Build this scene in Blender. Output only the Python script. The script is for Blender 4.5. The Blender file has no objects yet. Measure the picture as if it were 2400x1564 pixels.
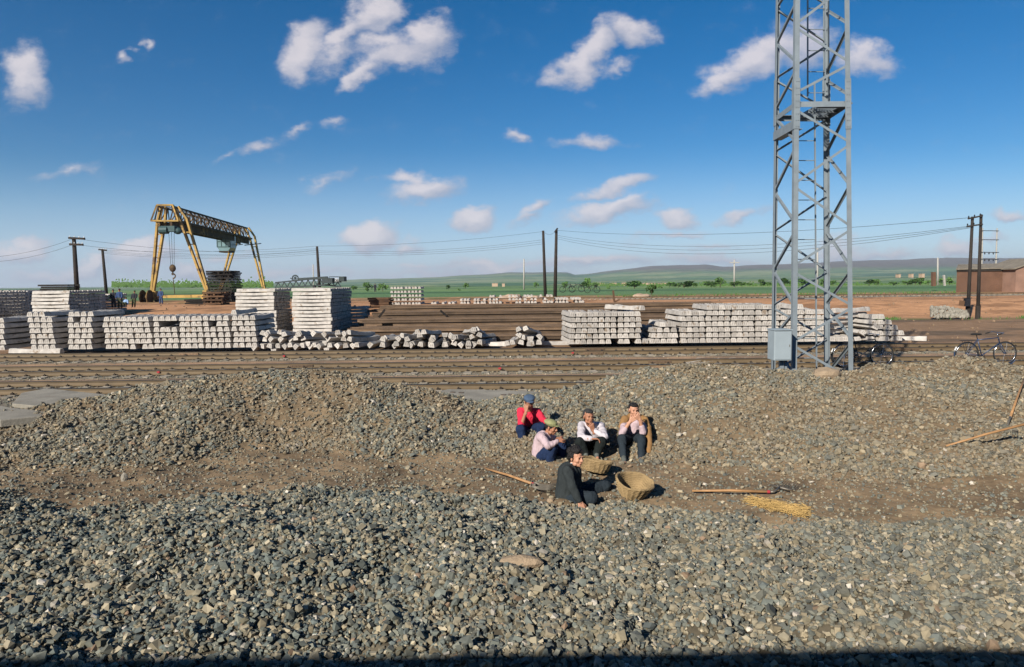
import bpy, bmesh, math, random
import numpy as np
from mathutils import Vector, Matrix, noise as mnoise
random.seed(7); rng = np.random.default_rng(7)
sc = bpy.context.scene
C = sc.collection
R = math.radians

# ------------------------------------------------------------------ camera
CAM = Vector((0, 0, 2.75)); PITCH = R(4.31); ROLL = 0.011; F = 1600.0
cp, sp = math.cos(PITCH), math.sin(PITCH); cr, sr = math.cos(ROLL), math.sin(ROLL)
FWD = Vector((0, cp, -sp)); R0 = Vector((1, 0, 0)); U0 = Vector((0, sp, cp))
RI = R0*cr - U0*sr; UI = U0*cr + R0*sr
cam_d = bpy.data.cameras.new('camera'); cam = bpy.data.objects.new('camera', cam_d); C.objects.link(cam)
cam_d.lens = 24; cam_d.sensor_width = 36; cam_d.clip_start = 0.05; cam_d.clip_end = 20000
M = Matrix((RI, UI, -FWD)).transposed().to_4x4(); M.translation = CAM
cam.matrix_world = M
sc.camera = cam

def P(px, py, D):
    """world point at depth D seen in the direction measured off the photograph"""
    d = FWD + RI*((px-1200)/F) + UI*((782-py)/F)
    return CAM + d*(D/d.y)
def G(px, py, z=0.0):
    d = FWD + RI*((px-1200)/F) + UI*((782-py)/F)
    return CAM + d*((z-CAM.z)/d.z)
def UV(px, py):
    d = FWD + RI*((px-1200)/F) + UI*((782-py)/F)
    return d.x/d.y, d.z/d.y

# ------------------------------------------------------------------ light
SH = Vector((1.05, 1.50, -1.0))             # direction the sunlight travels
sun_d = bpy.data.lights.new('sun', 'SUN'); sun = bpy.data.objects.new('sun', sun_d); C.objects.link(sun)
sun_d.energy = 5.0; sun_d.angle = R(0.53); sun_d.color = (1.0, 0.93, 0.82)
sun.rotation_euler = SH.to_track_quat('-Z', 'Y').to_euler()
S = -SH.normalized(); S_EL = math.asin(S.z); S_AZ = math.atan2(S.x, S.y)

w = bpy.data.worlds.new('World'); sc.world = w; w.use_nodes = True
SKY = 0.05
def build_world():
    nt = w.node_tree; N = nt.nodes; L = nt.links; N.clear()
    out = N.new('ShaderNodeOutputWorld'); bg = N.new('ShaderNodeBackground'); bg.inputs['Strength'].default_value = SKY
    L.new(bg.outputs[0], out.inputs[0])
    sky = N.new('ShaderNodeTexSky'); sky.sky_type = 'NISHITA'; sky.sun_disc = False
    sky.sun_elevation = S_EL; sky.sun_rotation = S_AZ; sky.altitude = 1200; sky.air_density = 0.9; sky.dust_density = 0.7; sky.ozone_density = 2.0
    hs = N.new('ShaderNodeHueSaturation'); hs.inputs['Saturation'].default_value = 1.46; hs.inputs['Value'].default_value = 1.14; hs.inputs['Hue'].default_value = 0.500
    L.new(sky.outputs[0], hs.inputs['Color'])
    tc = N.new('ShaderNodeTexCoord'); sx = N.new('ShaderNodeSeparateXYZ'); L.new(tc.outputs['Generated'], sx.inputs[0])
    def math_(op, a, b=None, c=None, clamp=False):
        n = N.new('ShaderNodeMath'); n.operation = op; n.use_clamp = clamp
        for i, v in enumerate((a, b, c)):
            if v is None: continue
            if isinstance(v, (int, float)): n.inputs[i].default_value = v
            else: L.new(v, n.inputs[i])
        return n.outputs[0]
    dy = math_('MAXIMUM', sx.outputs[1], 0.05)
    u = math_('DIVIDE', sx.outputs[0], dy); v = math_('DIVIDE', sx.outputs[2], dy)
    cb = N.new('ShaderNodeCombineXYZ'); L.new(u, cb.inputs[0]); L.new(v, cb.inputs[1])
    def noise(scale, detail, rough=0.55, off=0):
        m = N.new('ShaderNodeMapping'); L.new(cb.outputs[0], m.inputs[0]); m.inputs['Location'].default_value = (off, off*1.7, off); m.inputs['Scale'].default_value = (1, 1.5, 1)
        n = N.new('ShaderNodeTexNoise'); n.inputs['Scale'].default_value = scale; n.inputs['Detail'].default_value = detail; n.inputs['Roughness'].default_value = rough
        L.new(m.outputs[0], n.inputs['Vector']); return n
    def vm(op, a, b):
        n = N.new('ShaderNodeVectorMath'); n.operation = op
        for i, q in enumerate((a, b)):
            if isinstance(q, (tuple, float)): n.inputs[i].default_value = q if isinstance(q, tuple) else (q, q, q)
            else: L.new(q, n.inputs[i])
        return n.outputs[0]
    n1 = noise(7, 3); n2 = noise(28, 4, 0.6, 3.1)
    w1 = vm('MULTIPLY', vm('SUBTRACT', n1.outputs['Color'], (0.5, 0.5, 0.5)), (0.10, 0.06, 0))
    w2 = vm('MULTIPLY', vm('SUBTRACT', n2.outputs['Color'], (0.5, 0.5, 0.5)), (0.035, 0.03, 0))
    q = vm('ADD', vm('ADD', cb.outputs[0], w1), w2)
    blobs = [(800,112,110,46,30,.62),(905,92,90,40,10,.6),(717,109,105,58,48,1),(885,25,72,60,0,1),(835,60,85,42,35,.9),(1003,72,88,52,10,1),(957,118,150,50,15,.9),(852,170,90,28,30,.7),
             (1482,66,85,46,-5,1),(1400,108,75,55,45,1),(1346,160,80,44,15,1),(1460,150,80,26,25,.45),
             (1765,125,150,70,33,1),(1880,95,90,75,0,1),(2040,140,100,44,-8,.9),(1690,190,80,36,30,.85),
             (66,165,78,90,0,.75),(62,215,60,46,0,.6),(305,125,18,22,0,.5),(343,105,18,18,0,.5),
             (980,452,125,40,9,.95),(930,425,85,24,5,.55),(875,552,82,44,4,1.25),(1105,522,66,34,18,.95),(965,575,60,24,5,.7),
             (1430,440,125,27,14,.62),(1425,498,135,38,12,.95),(1262,492,62,24,28,.6),(1582,514,62,34,0,.9),(1735,506,80,22,10,.6),
             (620,335,90,26,18,.42),(690,302,40,18,20,.45),(785,290,60,18,10,.4),(165,405,110,24,8,.42),(1206,324,40,16,0,.5),(1375,330,130,24,2,.5),(770,430,80,20,25,.42),
             (60,588,95,42,5,.75),(330,598,130,48,8,.8),(220,612,60,30,20,.75),(440,636,75,30,0,.75),(1975,590,95,50,5,.85),(2230,592,70,30,10,.7),(2080,600,100,26,0,.6),(2375,505,75,20,0,.6),
             (1160,622,300,24,0,.62),(1390,606,190,22,0,.62),(1570,556,130,16,4,.5),(1650,610,260,20,0,.5),(1100,640,420,20,0,.5),(120,640,160,24,4,.6),(700,640,200,18,0,.5),(1830,625,160,20,4,.55),(2200,640,160,20,0,.5),(520,590,90,22,12,.5),(1470,470,60,18,20,.5),(1240,520,60,16,10,.5),(1660,580,90,14,6,.45),(1000,620,120,14,4,.5),(540,360,60,16,24,.4),(2330,560,80,18,8,.45)]
    dens = None; lit = None; NB = []
    for (cx, cy, rx, ry, a, wt) in blobs:
        uu, vv = UV(cx, cy)
        m = N.new('ShaderNodeMapping'); m.vector_type = 'TEXTURE'; L.new(q, m.inputs[0])
        m.inputs['Location'].default_value = (uu, vv, 0); m.inputs['Rotation'].default_value = (0, 0, R(a)); m.inputs['Scale'].default_value = (1.16*rx/1600, 1.14*ry/1600, 1)
        ln = N.new('ShaderNodeVectorMath'); ln.operation = 'LENGTH'; L.new(m.outputs[0], ln.inputs[0])
        d = math_('MULTIPLY', math_('SUBTRACT', 1.0, ln.outputs['Value'], clamp=True), wt if wt > .8 else wt*1.25)
        sy = N.new('ShaderNodeSeparateXYZ'); L.new(m.outputs[0], sy.inputs[0]); li = math_('MULTIPLY', d, math_('ADD', math_('MULTIPLY', sy.outputs[1], 0.9), math_('MULTIPLY', sy.outputs[0], -0.25)))
        lit = li if lit is None else math_('ADD', lit, li)
        dens = d if dens is None else math_('SMOOTH_MAX', dens, d, 0.12)
    n3 = noise(20, 10, 0.66, 7.7)
    dd = math_('ADD', dens, math_('MULTIPLY', math_('SUBTRACT', n3.outputs['Fac'], 0.56), 0.95))
    mr = N.new('ShaderNodeMapRange'); mr.interpolation_type = 'SMOOTHSTEP'; L.new(dd, mr.inputs[0])
    mr.inputs[1].default_value = 0.06; mr.inputs[2].default_value = 0.60
    # no cloud where no blob is near
    gate = N.new('ShaderNodeMapRange'); gate.interpolation_type = 'SMOOTHSTEP'; L.new(dens, gate.inputs[0]); gate.inputs[1].default_value = 0.01; gate.inputs[2].default_value = 0.22
    alpha = math_('MULTIPLY', math_('MULTIPLY', mr.outputs[0], gate.outputs[0]), 0.84)
    ramp = N.new('ShaderNodeValToRGB'); n4 = noise(22, 5, 0.6, 12.3)
    L.new(math_('ADD', math_('ADD', math_('MULTIPLY', dd, 0.55), math_('MULTIPLY', n4.outputs['Fac'], 0.5)), math_('MULTIPLY', lit, 1.0)), ramp.inputs[0])
    k = CLOUD
    ramp.color_ramp.elements[0].position = 0.22; ramp.color_ramp.elements[0].color = (0.40*k, 0.43*k, 0.54*k, 1)
    ramp.color_ramp.elements[1].position = 0.80; ramp.color_ramp.elements[1].color = (0.80*k, 0.74*k, 0.76*k, 1)
    # clouds low over the plain: brighter and paler
    sc_ = N.new('ShaderNodeVectorMath'); sc_.operation = 'SCALE'; L.new(ramp.outputs[0], sc_.inputs[0]); sc_.inputs['Scale'].default_value = 1.0/SKY
    mx = N.new('ShaderNodeMix'); mx.data_type = 'RGBA'; L.new(alpha, mx.inputs[0]); 
    # haze near the horizon
    hz = N.new('ShaderNodeMapRange'); hz.interpolation_type = 'SMOOTHSTEP'; L.new(v, hz.inputs[0]); hz.inputs[1].default_value = 0.20; hz.inputs[2].default_value = -0.01
    hz.inputs[3].default_value = 0; hz.inputs[4].default_value = 0.60
    mh = N.new('ShaderNodeMix'); mh.data_type = 'RGBA'; L.new(hz.outputs[0], mh.inputs[0]); L.new(hs.outputs[0], mh.inputs[6])
    hc = (0.31/SKY, 0.40/SKY, 0.55/SKY, 1); mh.inputs[7].default_value = hc
    L.new(mh.outputs[2], mx.inputs[6]); L.new(sc_.outputs[0], mx.inputs[7]); L.new(mx.outputs[2], bg.inputs['Color'])
CLOUD = 0.60
build_world()
sc.view_settings.view_transform = 'Standard'; sc.view_settings.look = 'None'; sc.view_settings.exposure = 0.74; sc.view_settings.gamma = 1
sc.view_settings.use_curve_mapping = False

# ------------------------------------------------------------------ materials
def mat(name, col, rough=0.85, var=0.15, scale=3.0, metal=0.0, bump=0.0, bscale=40.0, attr=None, rand=0.0, spots=None, spec=0.3, fine=0.0, coord='Object'):
    m = bpy.data.materials.new(name); m.use_nodes = True; nt = m.node_tree; N = nt.nodes; L = nt.links
    b = N['Principled BSDF']; b.inputs['Roughness'].default_value = rough; b.inputs['Metallic'].default_value = metal; b.inputs['Specular IOR Level'].default_value = spec
    tc = N.new('ShaderNodeTexCoord'); vec = tc.outputs[coord]
    if coord == 'World':
        pass
    if attr:
        a = N.new('ShaderNodeAttribute'); a.attribute_name = attr; base = a.outputs['Color']
    else:
        a = N.new('ShaderNodeRGB'); a.outputs[0].default_value = (*col, 1); base = a.outputs[0]
    def mul(c, fac_socket, lo, hi):
        mr = N.new('ShaderNodeMapRange'); L.new(fac_socket, mr.inputs[0]); mr.inputs[1].default_value = 0.25; mr.inputs[2].default_value = 0.75; mr.inputs[3].default_value = lo; mr.inputs[4].default_value = hi
        v = N.new('ShaderNodeVectorMath'); v.operation = 'SCALE'; L.new(c, v.inputs[0]); L.new(mr.outputs[0], v.inputs['Scale']); return v.outputs[0]
    if var > 0:
        n = N.new('ShaderNodeTexNoise'); n.inputs['Scale'].default_value = scale; n.inputs['Detail'].default_value = 5; L.new(vec, n.inputs['Vector'])
        if rand:
            oi = N.new('ShaderNodeObjectInfo'); ad = N.new('ShaderNodeVectorMath'); ad.operation = 'MULTIPLY_ADD'
            L.new(oi.outputs['Random'], ad.inputs[0]); ad.inputs[1].default_value = (37, 91, 13); L.new(vec, ad.inputs[2]); L.new(ad.outputs[0], n.inputs['Vector'])
        base = mul(base, n.outputs['Fac'], 1-var, 1+var)
    if fine > 0:
        n = N.new('ShaderNodeTexNoise'); n.inputs['Scale'].default_value = scale*14; n.inputs['Detail'].default_value = 3; L.new(vec, n.inputs['Vector'])
        base = mul(base, n.outputs['Fac'], 1-fine, 1+fine)
    if rand:
        oi = N.new('ShaderNodeObjectInfo'); mr = N.new('ShaderNodeMapRange'); L.new(oi.outputs['Random'], mr.inputs[0]); mr.inputs[3].default_value = 1-rand; mr.inputs[4].default_value = 1+rand*0.5
        v = N.new('ShaderNodeVectorMath'); v.operation = 'SCALE'; L.new(base, v.inputs[0]); L.new(mr.outputs[0], v.inputs['Scale']); base = v.outputs[0]
    if spots:
        sc_, thr, scol = spots
        n = N.new('ShaderNodeTexNoise'); n.inputs['Scale'].default_value = sc_; n.inputs['Detail'].default_value = 6; n.inputs['Roughness'].default_value = 0.65
        if rand:
            oi = N.new('ShaderNodeObjectInfo'); ad = N.new('ShaderNodeVectorMath'); ad.operation = 'MULTIPLY_ADD'
            L.new(oi.outputs['Random'], ad.inputs[0]); ad.inputs[1].default_value = (17, 51, 83); L.new(vec, ad.inputs[2]); L.new(ad.outputs[0], n.inputs['Vector'])
        else: L.new(vec, n.inputs['Vector'])
        mr = N.new('ShaderNodeMapRange'); mr.interpolation_type = 'SMOOTHSTEP'; L.new(n.outputs['Fac'], mr.inputs[0]); mr.inputs[1].default_value = thr; mr.inputs[2].default_value = thr+0.12
        mx = N.new('ShaderNodeMix'); mx.data_type = 'RGBA'; L.new(mr.outputs[0], mx.inputs[0]); L.new(base, mx.inputs[6]); mx.inputs[7].default_value = (*scol, 1); base = mx.outputs[2]
    fv = N.new('ShaderNodeVectorMath'); fv.operation = 'SCALE'; L.new(base, fv.inputs[0]); fv.inputs['Scale'].default_value = 0.84; L.new(fv.outputs[0], b.inputs['Base Color'])
    if bump > 0:
        n = N.new('ShaderNodeTexNoise'); n.inputs['Scale'].default_value = bscale; n.inputs['Detail'].default_value = 5; L.new(vec, n.inputs['Vector'])
        bp = N.new('ShaderNodeBump'); bp.inputs['Strength'].default_value = bump; bp.inputs['Distance'].default_value = 0.02; L.new(n.outputs['Fac'], bp.inputs['Height']); L.new(bp.outputs[0], b.inputs['Normal'])
    return m

MT = dict(
 ground=mat('ground_soil', (1,1,1), attr='Col', var=0.22, scale=1.3, fine=0.25, bump=0.7, bscale=9, rough=0.95, spec=0.1),
 stone=mat('stone', (1,1,1), attr='Col', var=0.12, scale=30, rough=0.85, spec=0.25),
 concrete=mat('concrete', (0.44,0.41,0.375), var=0.24, scale=4, rand=0.26, fine=.10, spots=(3.2,0.56,(0.24,0.185,0.135)), bump=0.3, bscale=60, rough=0.9, spec=0.15),
 concrete_dark=mat('concrete_mark', (0.10,0.08,0.065), var=0.2, rough=0.95),
 slab=mat('slab_concrete', (0.25,0.23,0.19), var=0.25, scale=2, fine=0.15, spots=(3.0,0.6,(0.22,0.18,0.14)), bump=0.4, rough=0.95),
 rust=mat('rusty_steel', (0.15,0.098,0.060), var=0.4, scale=1.2, rand=0.55, fine=0.2, rough=0.75, spec=0.3),
 railhead=mat('dark_rail_head', (0.03,0.024,0.018), var=0.1, rough=0.5),
 railtop=mat('worn_rail', (0.15,0.108,0.062), var=0.2, scale=2, rough=0.6, spec=0.35),
 tie=mat('track_sleeper', (0.26,0.23,0.185), var=0.25, scale=3, rand=0.3, rough=0.95),
 clip=mat('rail_clip', (0.03,0.022,0.016), rough=0.8),
 galv=mat('galvanised_steel', (0.205,0.24,0.265), var=0.14, scale=5, rough=0.55, metal=0.15, spec=0.4, fine=0.05),
 cabinet=mat('grey_paint', (0.27,0.32,0.35), var=0.08, scale=3, rough=0.6, spec=0.35, spots=(9,0.68,(0.17,0.16,0.14))),
 yellow=mat('yellow_paint', (0.38,0.24,0.065), var=0.35, scale=0.6, fine=0.15, rough=0.7, spots=(0.9,0.50,(0.12,0.075,0.04))),
 crane_dark=mat('grimy_steel', (0.06,0.038,0.02), var=0.5, scale=0.8, rough=0.8, spots=(0.9,0.54,(0.24,0.145,0.05))),
 teal=mat('teal_paint', (0.03,0.07,0.075), var=0.2, rough=0.6),
 glass=mat('cab_glass', (0.13,0.21,0.23), var=0.2, scale=1, rough=0.15, spec=0.6),
 black=mat('black_steel', (0.012,0.013,0.018), var=0.3, rough=0.7),
 boom=mat('dark_green_paint', (0.028,0.042,0.045), var=0.3, rough=0.6),
 white=mat('white_paint', (0.7,0.7,0.68), var=0.1),
 polewood=mat('tarred_wood', (0.030,0.024,0.020), var=0.3, scale=2, rough=0.9, fine=0.2),
 timber=mat('old_timber', (0.10,0.055,0.030), var=0.4, scale=1.5, rand=0.4, rough=0.9),
 darktimber=mat('dark_timber', (0.020,0.016,0.014), var=0.4, scale=1.5, rand=0.4, rough=0.9),
 pale=mat('pale_concrete_pole', (0.36,0.34,0.31), var=0.1),
 wire=mat('wire', (0.03,0.03,0.035), var=0, rough=0.6),
 brick=mat('brick', (0.13,0.07,0.045), var=0.2, scale=0.8, fine=0.25, rough=0.95),  # brown has the half-shade of the hut's long wall put into it
 mud=mat('sunlit_mud_wall', (0.25,0.15,0.11), var=0.2, scale=0.8, fine=0.15, rough=0.95),  # pink of the sunlit gable is put into this colour
 tile=mat('roof_tile', (0.19,0.165,0.13), var=0.3, scale=1.5, fine=0.3, rough=0.95),
 leaf=mat('leaf', (0.085,0.17,0.040), var=0.4, scale=2, rand=0.3, rough=0.8),
 bark=mat('bark', (0.07,0.05,0.035), var=0.3),
 handle=mat('handle_wood', (0.34,0.19,0.085), var=0.25, scale=8, rough=0.6),
 redband=mat('red_paint', (0.34,0.03,0.04), var=0.1),
 tine=mat('tine_steel', (0.20,0.18,0.15), var=0.2, rough=0.5, metal=0.5),
 wicker=mat('wicker', (0.27,0.19,0.095), var=0.3, scale=12, fine=0.25, rough=0.9),
 straw=mat('straw', (0.50,0.33,0.12), var=0.3, scale=10, rough=0.9),
 chrome=mat('chrome', (0.6,0.62,0.65), var=0.0, rough=0.2, metal=1.0),
 tyre=mat('rubber', (0.015,0.015,0.015), var=0.1),
 bluepaint=mat('blue_paint', (0.02,0.04,0.09), var=0.1, rough=0.35, spec=0.5),
 carriage=mat('carriage_green', (0.03,0.09,0.05), var=0.1, rough=0.4),
 carriage_roof=mat('carriage_roof', (0.16,0.17,0.17), var=0.2),
 skin=mat('skin', (0.46,0.235,0.15), var=0.12, scale=14, rough=0.55, spec=0.35),
 skin2=mat('tanned_skin', (0.34,0.155,0.09), var=0.12, scale=14, rough=0.55, spec=0.35),
 hair=mat('black_hair', (0.012,0.010,0.010), var=0.3, scale=60, rough=0.6, bump=0.6, bscale=120),
 hairgrey=mat('greying_hair', (0.03,0.03,0.031), var=0.5, scale=90, rough=0.7, bump=0.6, bscale=120),
 dark=mat('eye_dark', (0.01,0.008,0.007), var=0, rough=0.3),
 lip=mat('lip', (0.30,0.10,0.075), var=0),
 redshirt=mat('red_jersey', (0.58,0.022,0.055), var=0.08, scale=12, fine=0.06, bump=0.25, bscale=50, rough=0.9),
 pinkshirt=mat('pale_pink_shirt', (0.44,0.335,0.36), var=0.14, scale=12, bump=0.2, bscale=40, rough=0.9),
 whiteshirt=mat('white_shirt', (0.50,0.46,0.49), var=0.14, scale=12, bump=0.2, bscale=40, rough=0.9),
 bluejeans=mat('blue_trousers', (0.014,0.026,0.066), var=0.2, scale=8, fine=0.1, bump=0.3, bscale=40, rough=0.95, spec=0.1),
 slate=mat('slate_trousers', (0.022,0.030,0.038), var=0.2, scale=8, bump=0.3, bscale=40, rough=0.95, spec=0.1),
 blacktr=mat('black_trousers', (0.014,0.018,0.018), var=0.2, scale=8, bump=0.3, bscale=40, rough=0.95, spec=0.1),
 jacket=mat('charcoal_jacket', (0.030,0.036,0.038), var=0.2, scale=9, fine=0.1, bump=0.3, bscale=40, rough=0.95, spec=0.1),
 brownjacket=mat('brown_jacket', (0.26,0.145,0.06), var=0.12, scale=9, bump=0.3, bscale=40, rough=0.95, spec=0.1),
 bluecap=mat('blue_cap', (0.055,0.09,0.15), var=0.12, scale=20, rough=0.9),
 greencap=mat('green_cap', (0.25,0.255,0.12), var=0.12, scale=20, rough=0.9),
 shoe=mat('canvas_shoe', (0.10,0.11,0.10), var=0.2, scale=20, rough=0.9),
 workblue=mat('work_blue', (0.03,0.06,0.15), var=0.2), workdark=mat('work_dark', (0.02,0.022,0.03), var=0.2), workgreen=mat('work_green', (0.05,0.06,0.03), var=0.2), palecloth=mat('pale_blue_cloth', (0.25,0.38,0.6), var=0.1),
)

# ------------------------------------------------------------------ helpers
def tag(o, label=None, cat=None, group=None, kind=None):
    if label: o['label'] = label
    if cat: o['category'] = cat
    if group: o['group'] = group
    if kind: o['kind'] = kind
    return o
def empty(name, loc, label, cat, group=None, rz=0):
    o = bpy.data.objects.new(name, None); C.objects.link(o); o.location = loc; o.rotation_euler = (0, 0, rz); o.empty_display_size = 0.2
    return tag(o, label, cat, group)
class MB:
    """collects closed pieces of one mesh"""
    def __init__(s): s.v = []; s.f = []; s.m = []
    def add(s, vs, fs, mi=0):
        o = len(s.v); s.v += [Vector(v) for v in vs]; s.f += [tuple(i+o for i in f) for f in fs]; s.m += [mi]*len(fs); return s
    def box(s, c, d, M=None, mi=0):
        x, y, z = d[0]/2, d[1]/2, d[2]/2; c = Vector(c)
        vs = [Vector((a*x, b*y, e*z)) for e in (-1, 1) for b in (-1, 1) for a in (-1, 1)]
        if M is not None: vs = [M @ v for v in vs]
        return s.add([c+v for v in vs], [(0,2,3,1),(4,5,7,6),(0,1,5,4),(2,6,7,3),(0,4,6,2),(1,3,7,5)], mi)
    def bar(s, a, b, wd, h, up=(0,0,1), mi=0):
        a = Vector(a); b = Vector(b); d = (b-a); ln = d.length; d.normalize(); up = Vector(up)
        if abs(d.dot(up)) > 0.98: up = Vector((0,1,0))
        sx = d.cross(up).normalized(); uz = sx.cross(d)
        M = Matrix((sx, d, uz)).transposed()
        return s.box((a+b)/2, (wd, ln, h), M, mi)
    def angle(s, a, b, w_, t, e1, e2, mi=0):
        """L section from a to b: flanges along e1 and e2"""
        a = Vector(a); b = Vector(b); d = (b-a).normalized(); e1 = Vector(e1); e1 = (e1-d*e1.dot(d)).normalized(); e2 = Vector(e2); e2 = (e2-d*e2.dot(d)).normalized()
        prof = [(0,0),(w_,0),(w_,t),(t,t),(t,w_),(0,w_)]
        vs = [p+e1*x+e2*y for p in (a, b) for x, y in prof]
        fs = [(i, (i+1) % 6, (i+1) % 6+6, i+6) for i in range(6)] + [(5,4,3,2,1,0), (6,7,8,9,10,11)]
        return s.add(vs, fs, mi)
    def tube(s, pts, r, n=8, mi=0, cap=True):
        pts = [Vector(p) for p in pts]; k = len(pts); rs = r if isinstance(r, (list, tuple)) else [r]*k
        d0 = (pts[1]-pts[0]).normalized(); ref = Vector((0,0,1)) if abs(d0.z) < 0.9 else Vector((0,1,0))
        a = d0.cross(ref).normalized(); vs = []
        for i, p in enumerate(pts):
            d = (pts[min(i+1, k-1)]-pts[max(i-1, 0)]).normalized(); a = (a-d*a.dot(d)).normalized(); b = d.cross(a)
            vs += [p+(a*math.cos(2*math.pi*j/n)+b*math.sin(2*math.pi*j/n))*rs[i] for j in range(n)]
        fs = [(i*n+j, i*n+(j+1) % n, (i+1)*n+(j+1) % n, (i+1)*n+j) for i in range(k-1) for j in range(n)]
        if cap: fs += [tuple(range(n-1, -1, -1)), tuple((k-1)*n+j for j in range(n))]
        return s.add(vs, fs, mi)
    def lathe(s, prof, c, n=16, M=None, mi=0):
        c = Vector(c); vs = []
        for r, z in prof:
            for j in range(n):
                v = Vector((r*math.cos(2*math.pi*j/n), r*math.sin(2*math.pi*j/n), z)); vs.append(c+(M @ v if M is not None else v))
        k = len(prof); fs = [(i*n+j, i*n+(j+1) % n, (i+1)*n+(j+1) % n, (i+1)*n+j) for i in range(k-1) for j in range(n)]
        fs += [tuple(range(n-1, -1, -1)), tuple((k-1)*n+j for j in range(n))]
        return s.add(vs, fs, mi)
    def torus(s, c, R_, r, ax=(0,1,0), n=40, m=6, a0=0, a1=2*math.pi, mi=0, sq=1.0):
        c = Vector(c); ax = Vector(ax).normalized(); e1 = ax.orthogonal().normalized() if abs(ax.y) < 0.9 else Vector((1,0,0)); e1 = (e1-ax*e1.dot(ax)).normalized(); e2 = ax.cross(e1)
        closed = abs(a1-a0-2*math.pi) < 1e-6; k = n if closed else n+1; vs = []
        for i in range(k):
            t = a0+(a1-a0)*i/n; dr = e1*math.cos(t)+e2*math.sin(t)
            for j in range(m):
                q = 2*math.pi*j/m; vs.append(c+dr*(R_+r*math.cos(q))+ax*(r*sq*math.sin(q)))
        fs = [(i*m+j, i*m+(j+1) % m, ((i+1) % k)*m+(j+1) % m, ((i+1) % k)*m+j) for i in range(k if closed else k-1) for j in range(m)]
        return s.add(vs, fs, mi)
    def ell(s, c, r, M=None, n=12, mi=0):
        c = Vector(c); vs = []; fs = []; k = n//2
        for i in range(k+1):
            t = math.pi*i/k
            for j in range(n):
                q = 2*math.pi*j/n; v = Vector((r[0]*math.sin(t)*math.cos(q), r[1]*math.sin(t)*math.sin(q), r[2]*math.cos(t))); vs.append(c+(M @ v if M is not None else v))
        for i in range(k):
            for j in range(n): fs.append((i*n+j, (i+1)*n+j, (i+1)*n+(j+1) % n, i*n+(j+1) % n))
        return s.add(vs, fs, mi)
    def cap(s, a, ra, b, rb, n=14):
        """tapered capsule, closed"""
        a = Vector(a); b = Vector(b); d = b-a; ln = d.length
        if ln < 1e-5: return s.ell(a, (ra,)*3, n=n)
        d.normalize(); e1 = d.orthogonal().normalized(); e2 = d.cross(e1); rings = []
        for i in range(5):
            t = math.pi/2*(1-i/4); rings.append((a-d*ra*math.sin(t), ra*math.cos(t)+1e-5))
        for i in range(5):
            t = math.pi/2*i/4; rings.append((b+d*rb*math.sin(t), rb*math.cos(t)+1e-5))
        vs = [p+(e1*math.cos(2*math.pi*j/n)+e2*math.sin(2*math.pi*j/n))*r for p, r in rings for j in range(n)]
        k = len(rings); fs = [(i*n+j, i*n+(j+1) % n, (i+1)*n+(j+1) % n, (i+1)*n+j) for i in range(k-1) for j in range(n)]
        fs += [tuple(range(n-1, -1, -1)), tuple((k-1)*n+j for j in range(n))]
        return s.add(vs, fs)
    def mesh(s, name, mats, smooth=False):
        me = bpy.data.meshes.new(name); me.from_pydata([tuple(v) for v in s.v], [], s.f)
        for m in mats: me.materials.append(m)
        if len(mats) > 1: me.polygons.foreach_set('material_index', s.m)
        if smooth: me.polygons.foreach_set('use_smooth', [True]*len(s.f))
        bm = bmesh.new(); bm.from_mesh(me); bmesh.ops.recalc_face_normals(bm, faces=bm.faces); bm.to_mesh(me); bm.free()
        me.update(); return me
    def build(s, name, m, parent=None, smooth=False, loc=None, bevel=0):
        mats = [MT[k] for k in (m if isinstance(m, (list, tuple)) else [m])]
        o = bpy.data.objects.new(name, s.mesh(name, mats, smooth)); C.objects.link(o)
        if parent is not None:
            o.parent = parent
            if loc is None:   # geometry given in world space
                o.matrix_parent_inverse = parent_inv(parent)
            else: o.location = loc
        elif loc is not None: o.location = loc
        if bevel:
            bv = o.modifiers.new('bevel', 'BEVEL'); bv.width = bevel; bv.segments = 2; bv.limit_method = 'ANGLE'
        return o
def parent_inv(p):
    M = Matrix.Translation(p.location) @ p.rotation_euler.to_matrix().to_4x4()
    if p.parent is not None: M = parent_inv(p.parent).inverted() @ p.matrix_parent_inverse @ M
    return M.inverted()
def world_thing(mb, name, m, label, cat, group=None, smooth=False, origin=None, bevel=0):
    """single mesh thing whose origin sits at its base"""
    if origin is None:
        xs = [v.x for v in mb.v]; ys = [v.y for v in mb.v]; zs = [v.z for v in mb.v]
        origin = Vector(((min(xs)+max(xs))/2, (min(ys)+max(ys))/2, min(zs)))
    mb.v = [v-origin for v in mb.v]
    o = mb.build(name, m, smooth=smooth, loc=origin, bevel=bevel); return tag(o, label, cat, group)
def copy_tree(o, parent=None):
    c = o.copy(); C.objects.link(c)
    if parent is not None: c.parent = parent
    for ch in list(o.children): copy_tree(ch, c)
    return c
ORD = ['zeroth','first','second','third','fourth','fifth','sixth','seventh','eighth','ninth','tenth','eleventh','twelfth','thirteenth','fourteenth','fifteenth','sixteenth','seventeenth','eighteenth','nineteenth','twentieth']
def ordn(i):
    if i < len(ORD): return ORD[i]
    t = {2:'twenty',3:'thirty',4:'forty',5:'fifty',6:'sixty'}[i//10]; return t+('ieth' if False else '') + ('-'+ORD[i % 10] if i % 10 else '') if i % 10 else {2:'twentieth',3:'thirtieth',4:'fortieth',5:'fiftieth',6:'sixtieth'}[i//10]

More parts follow.
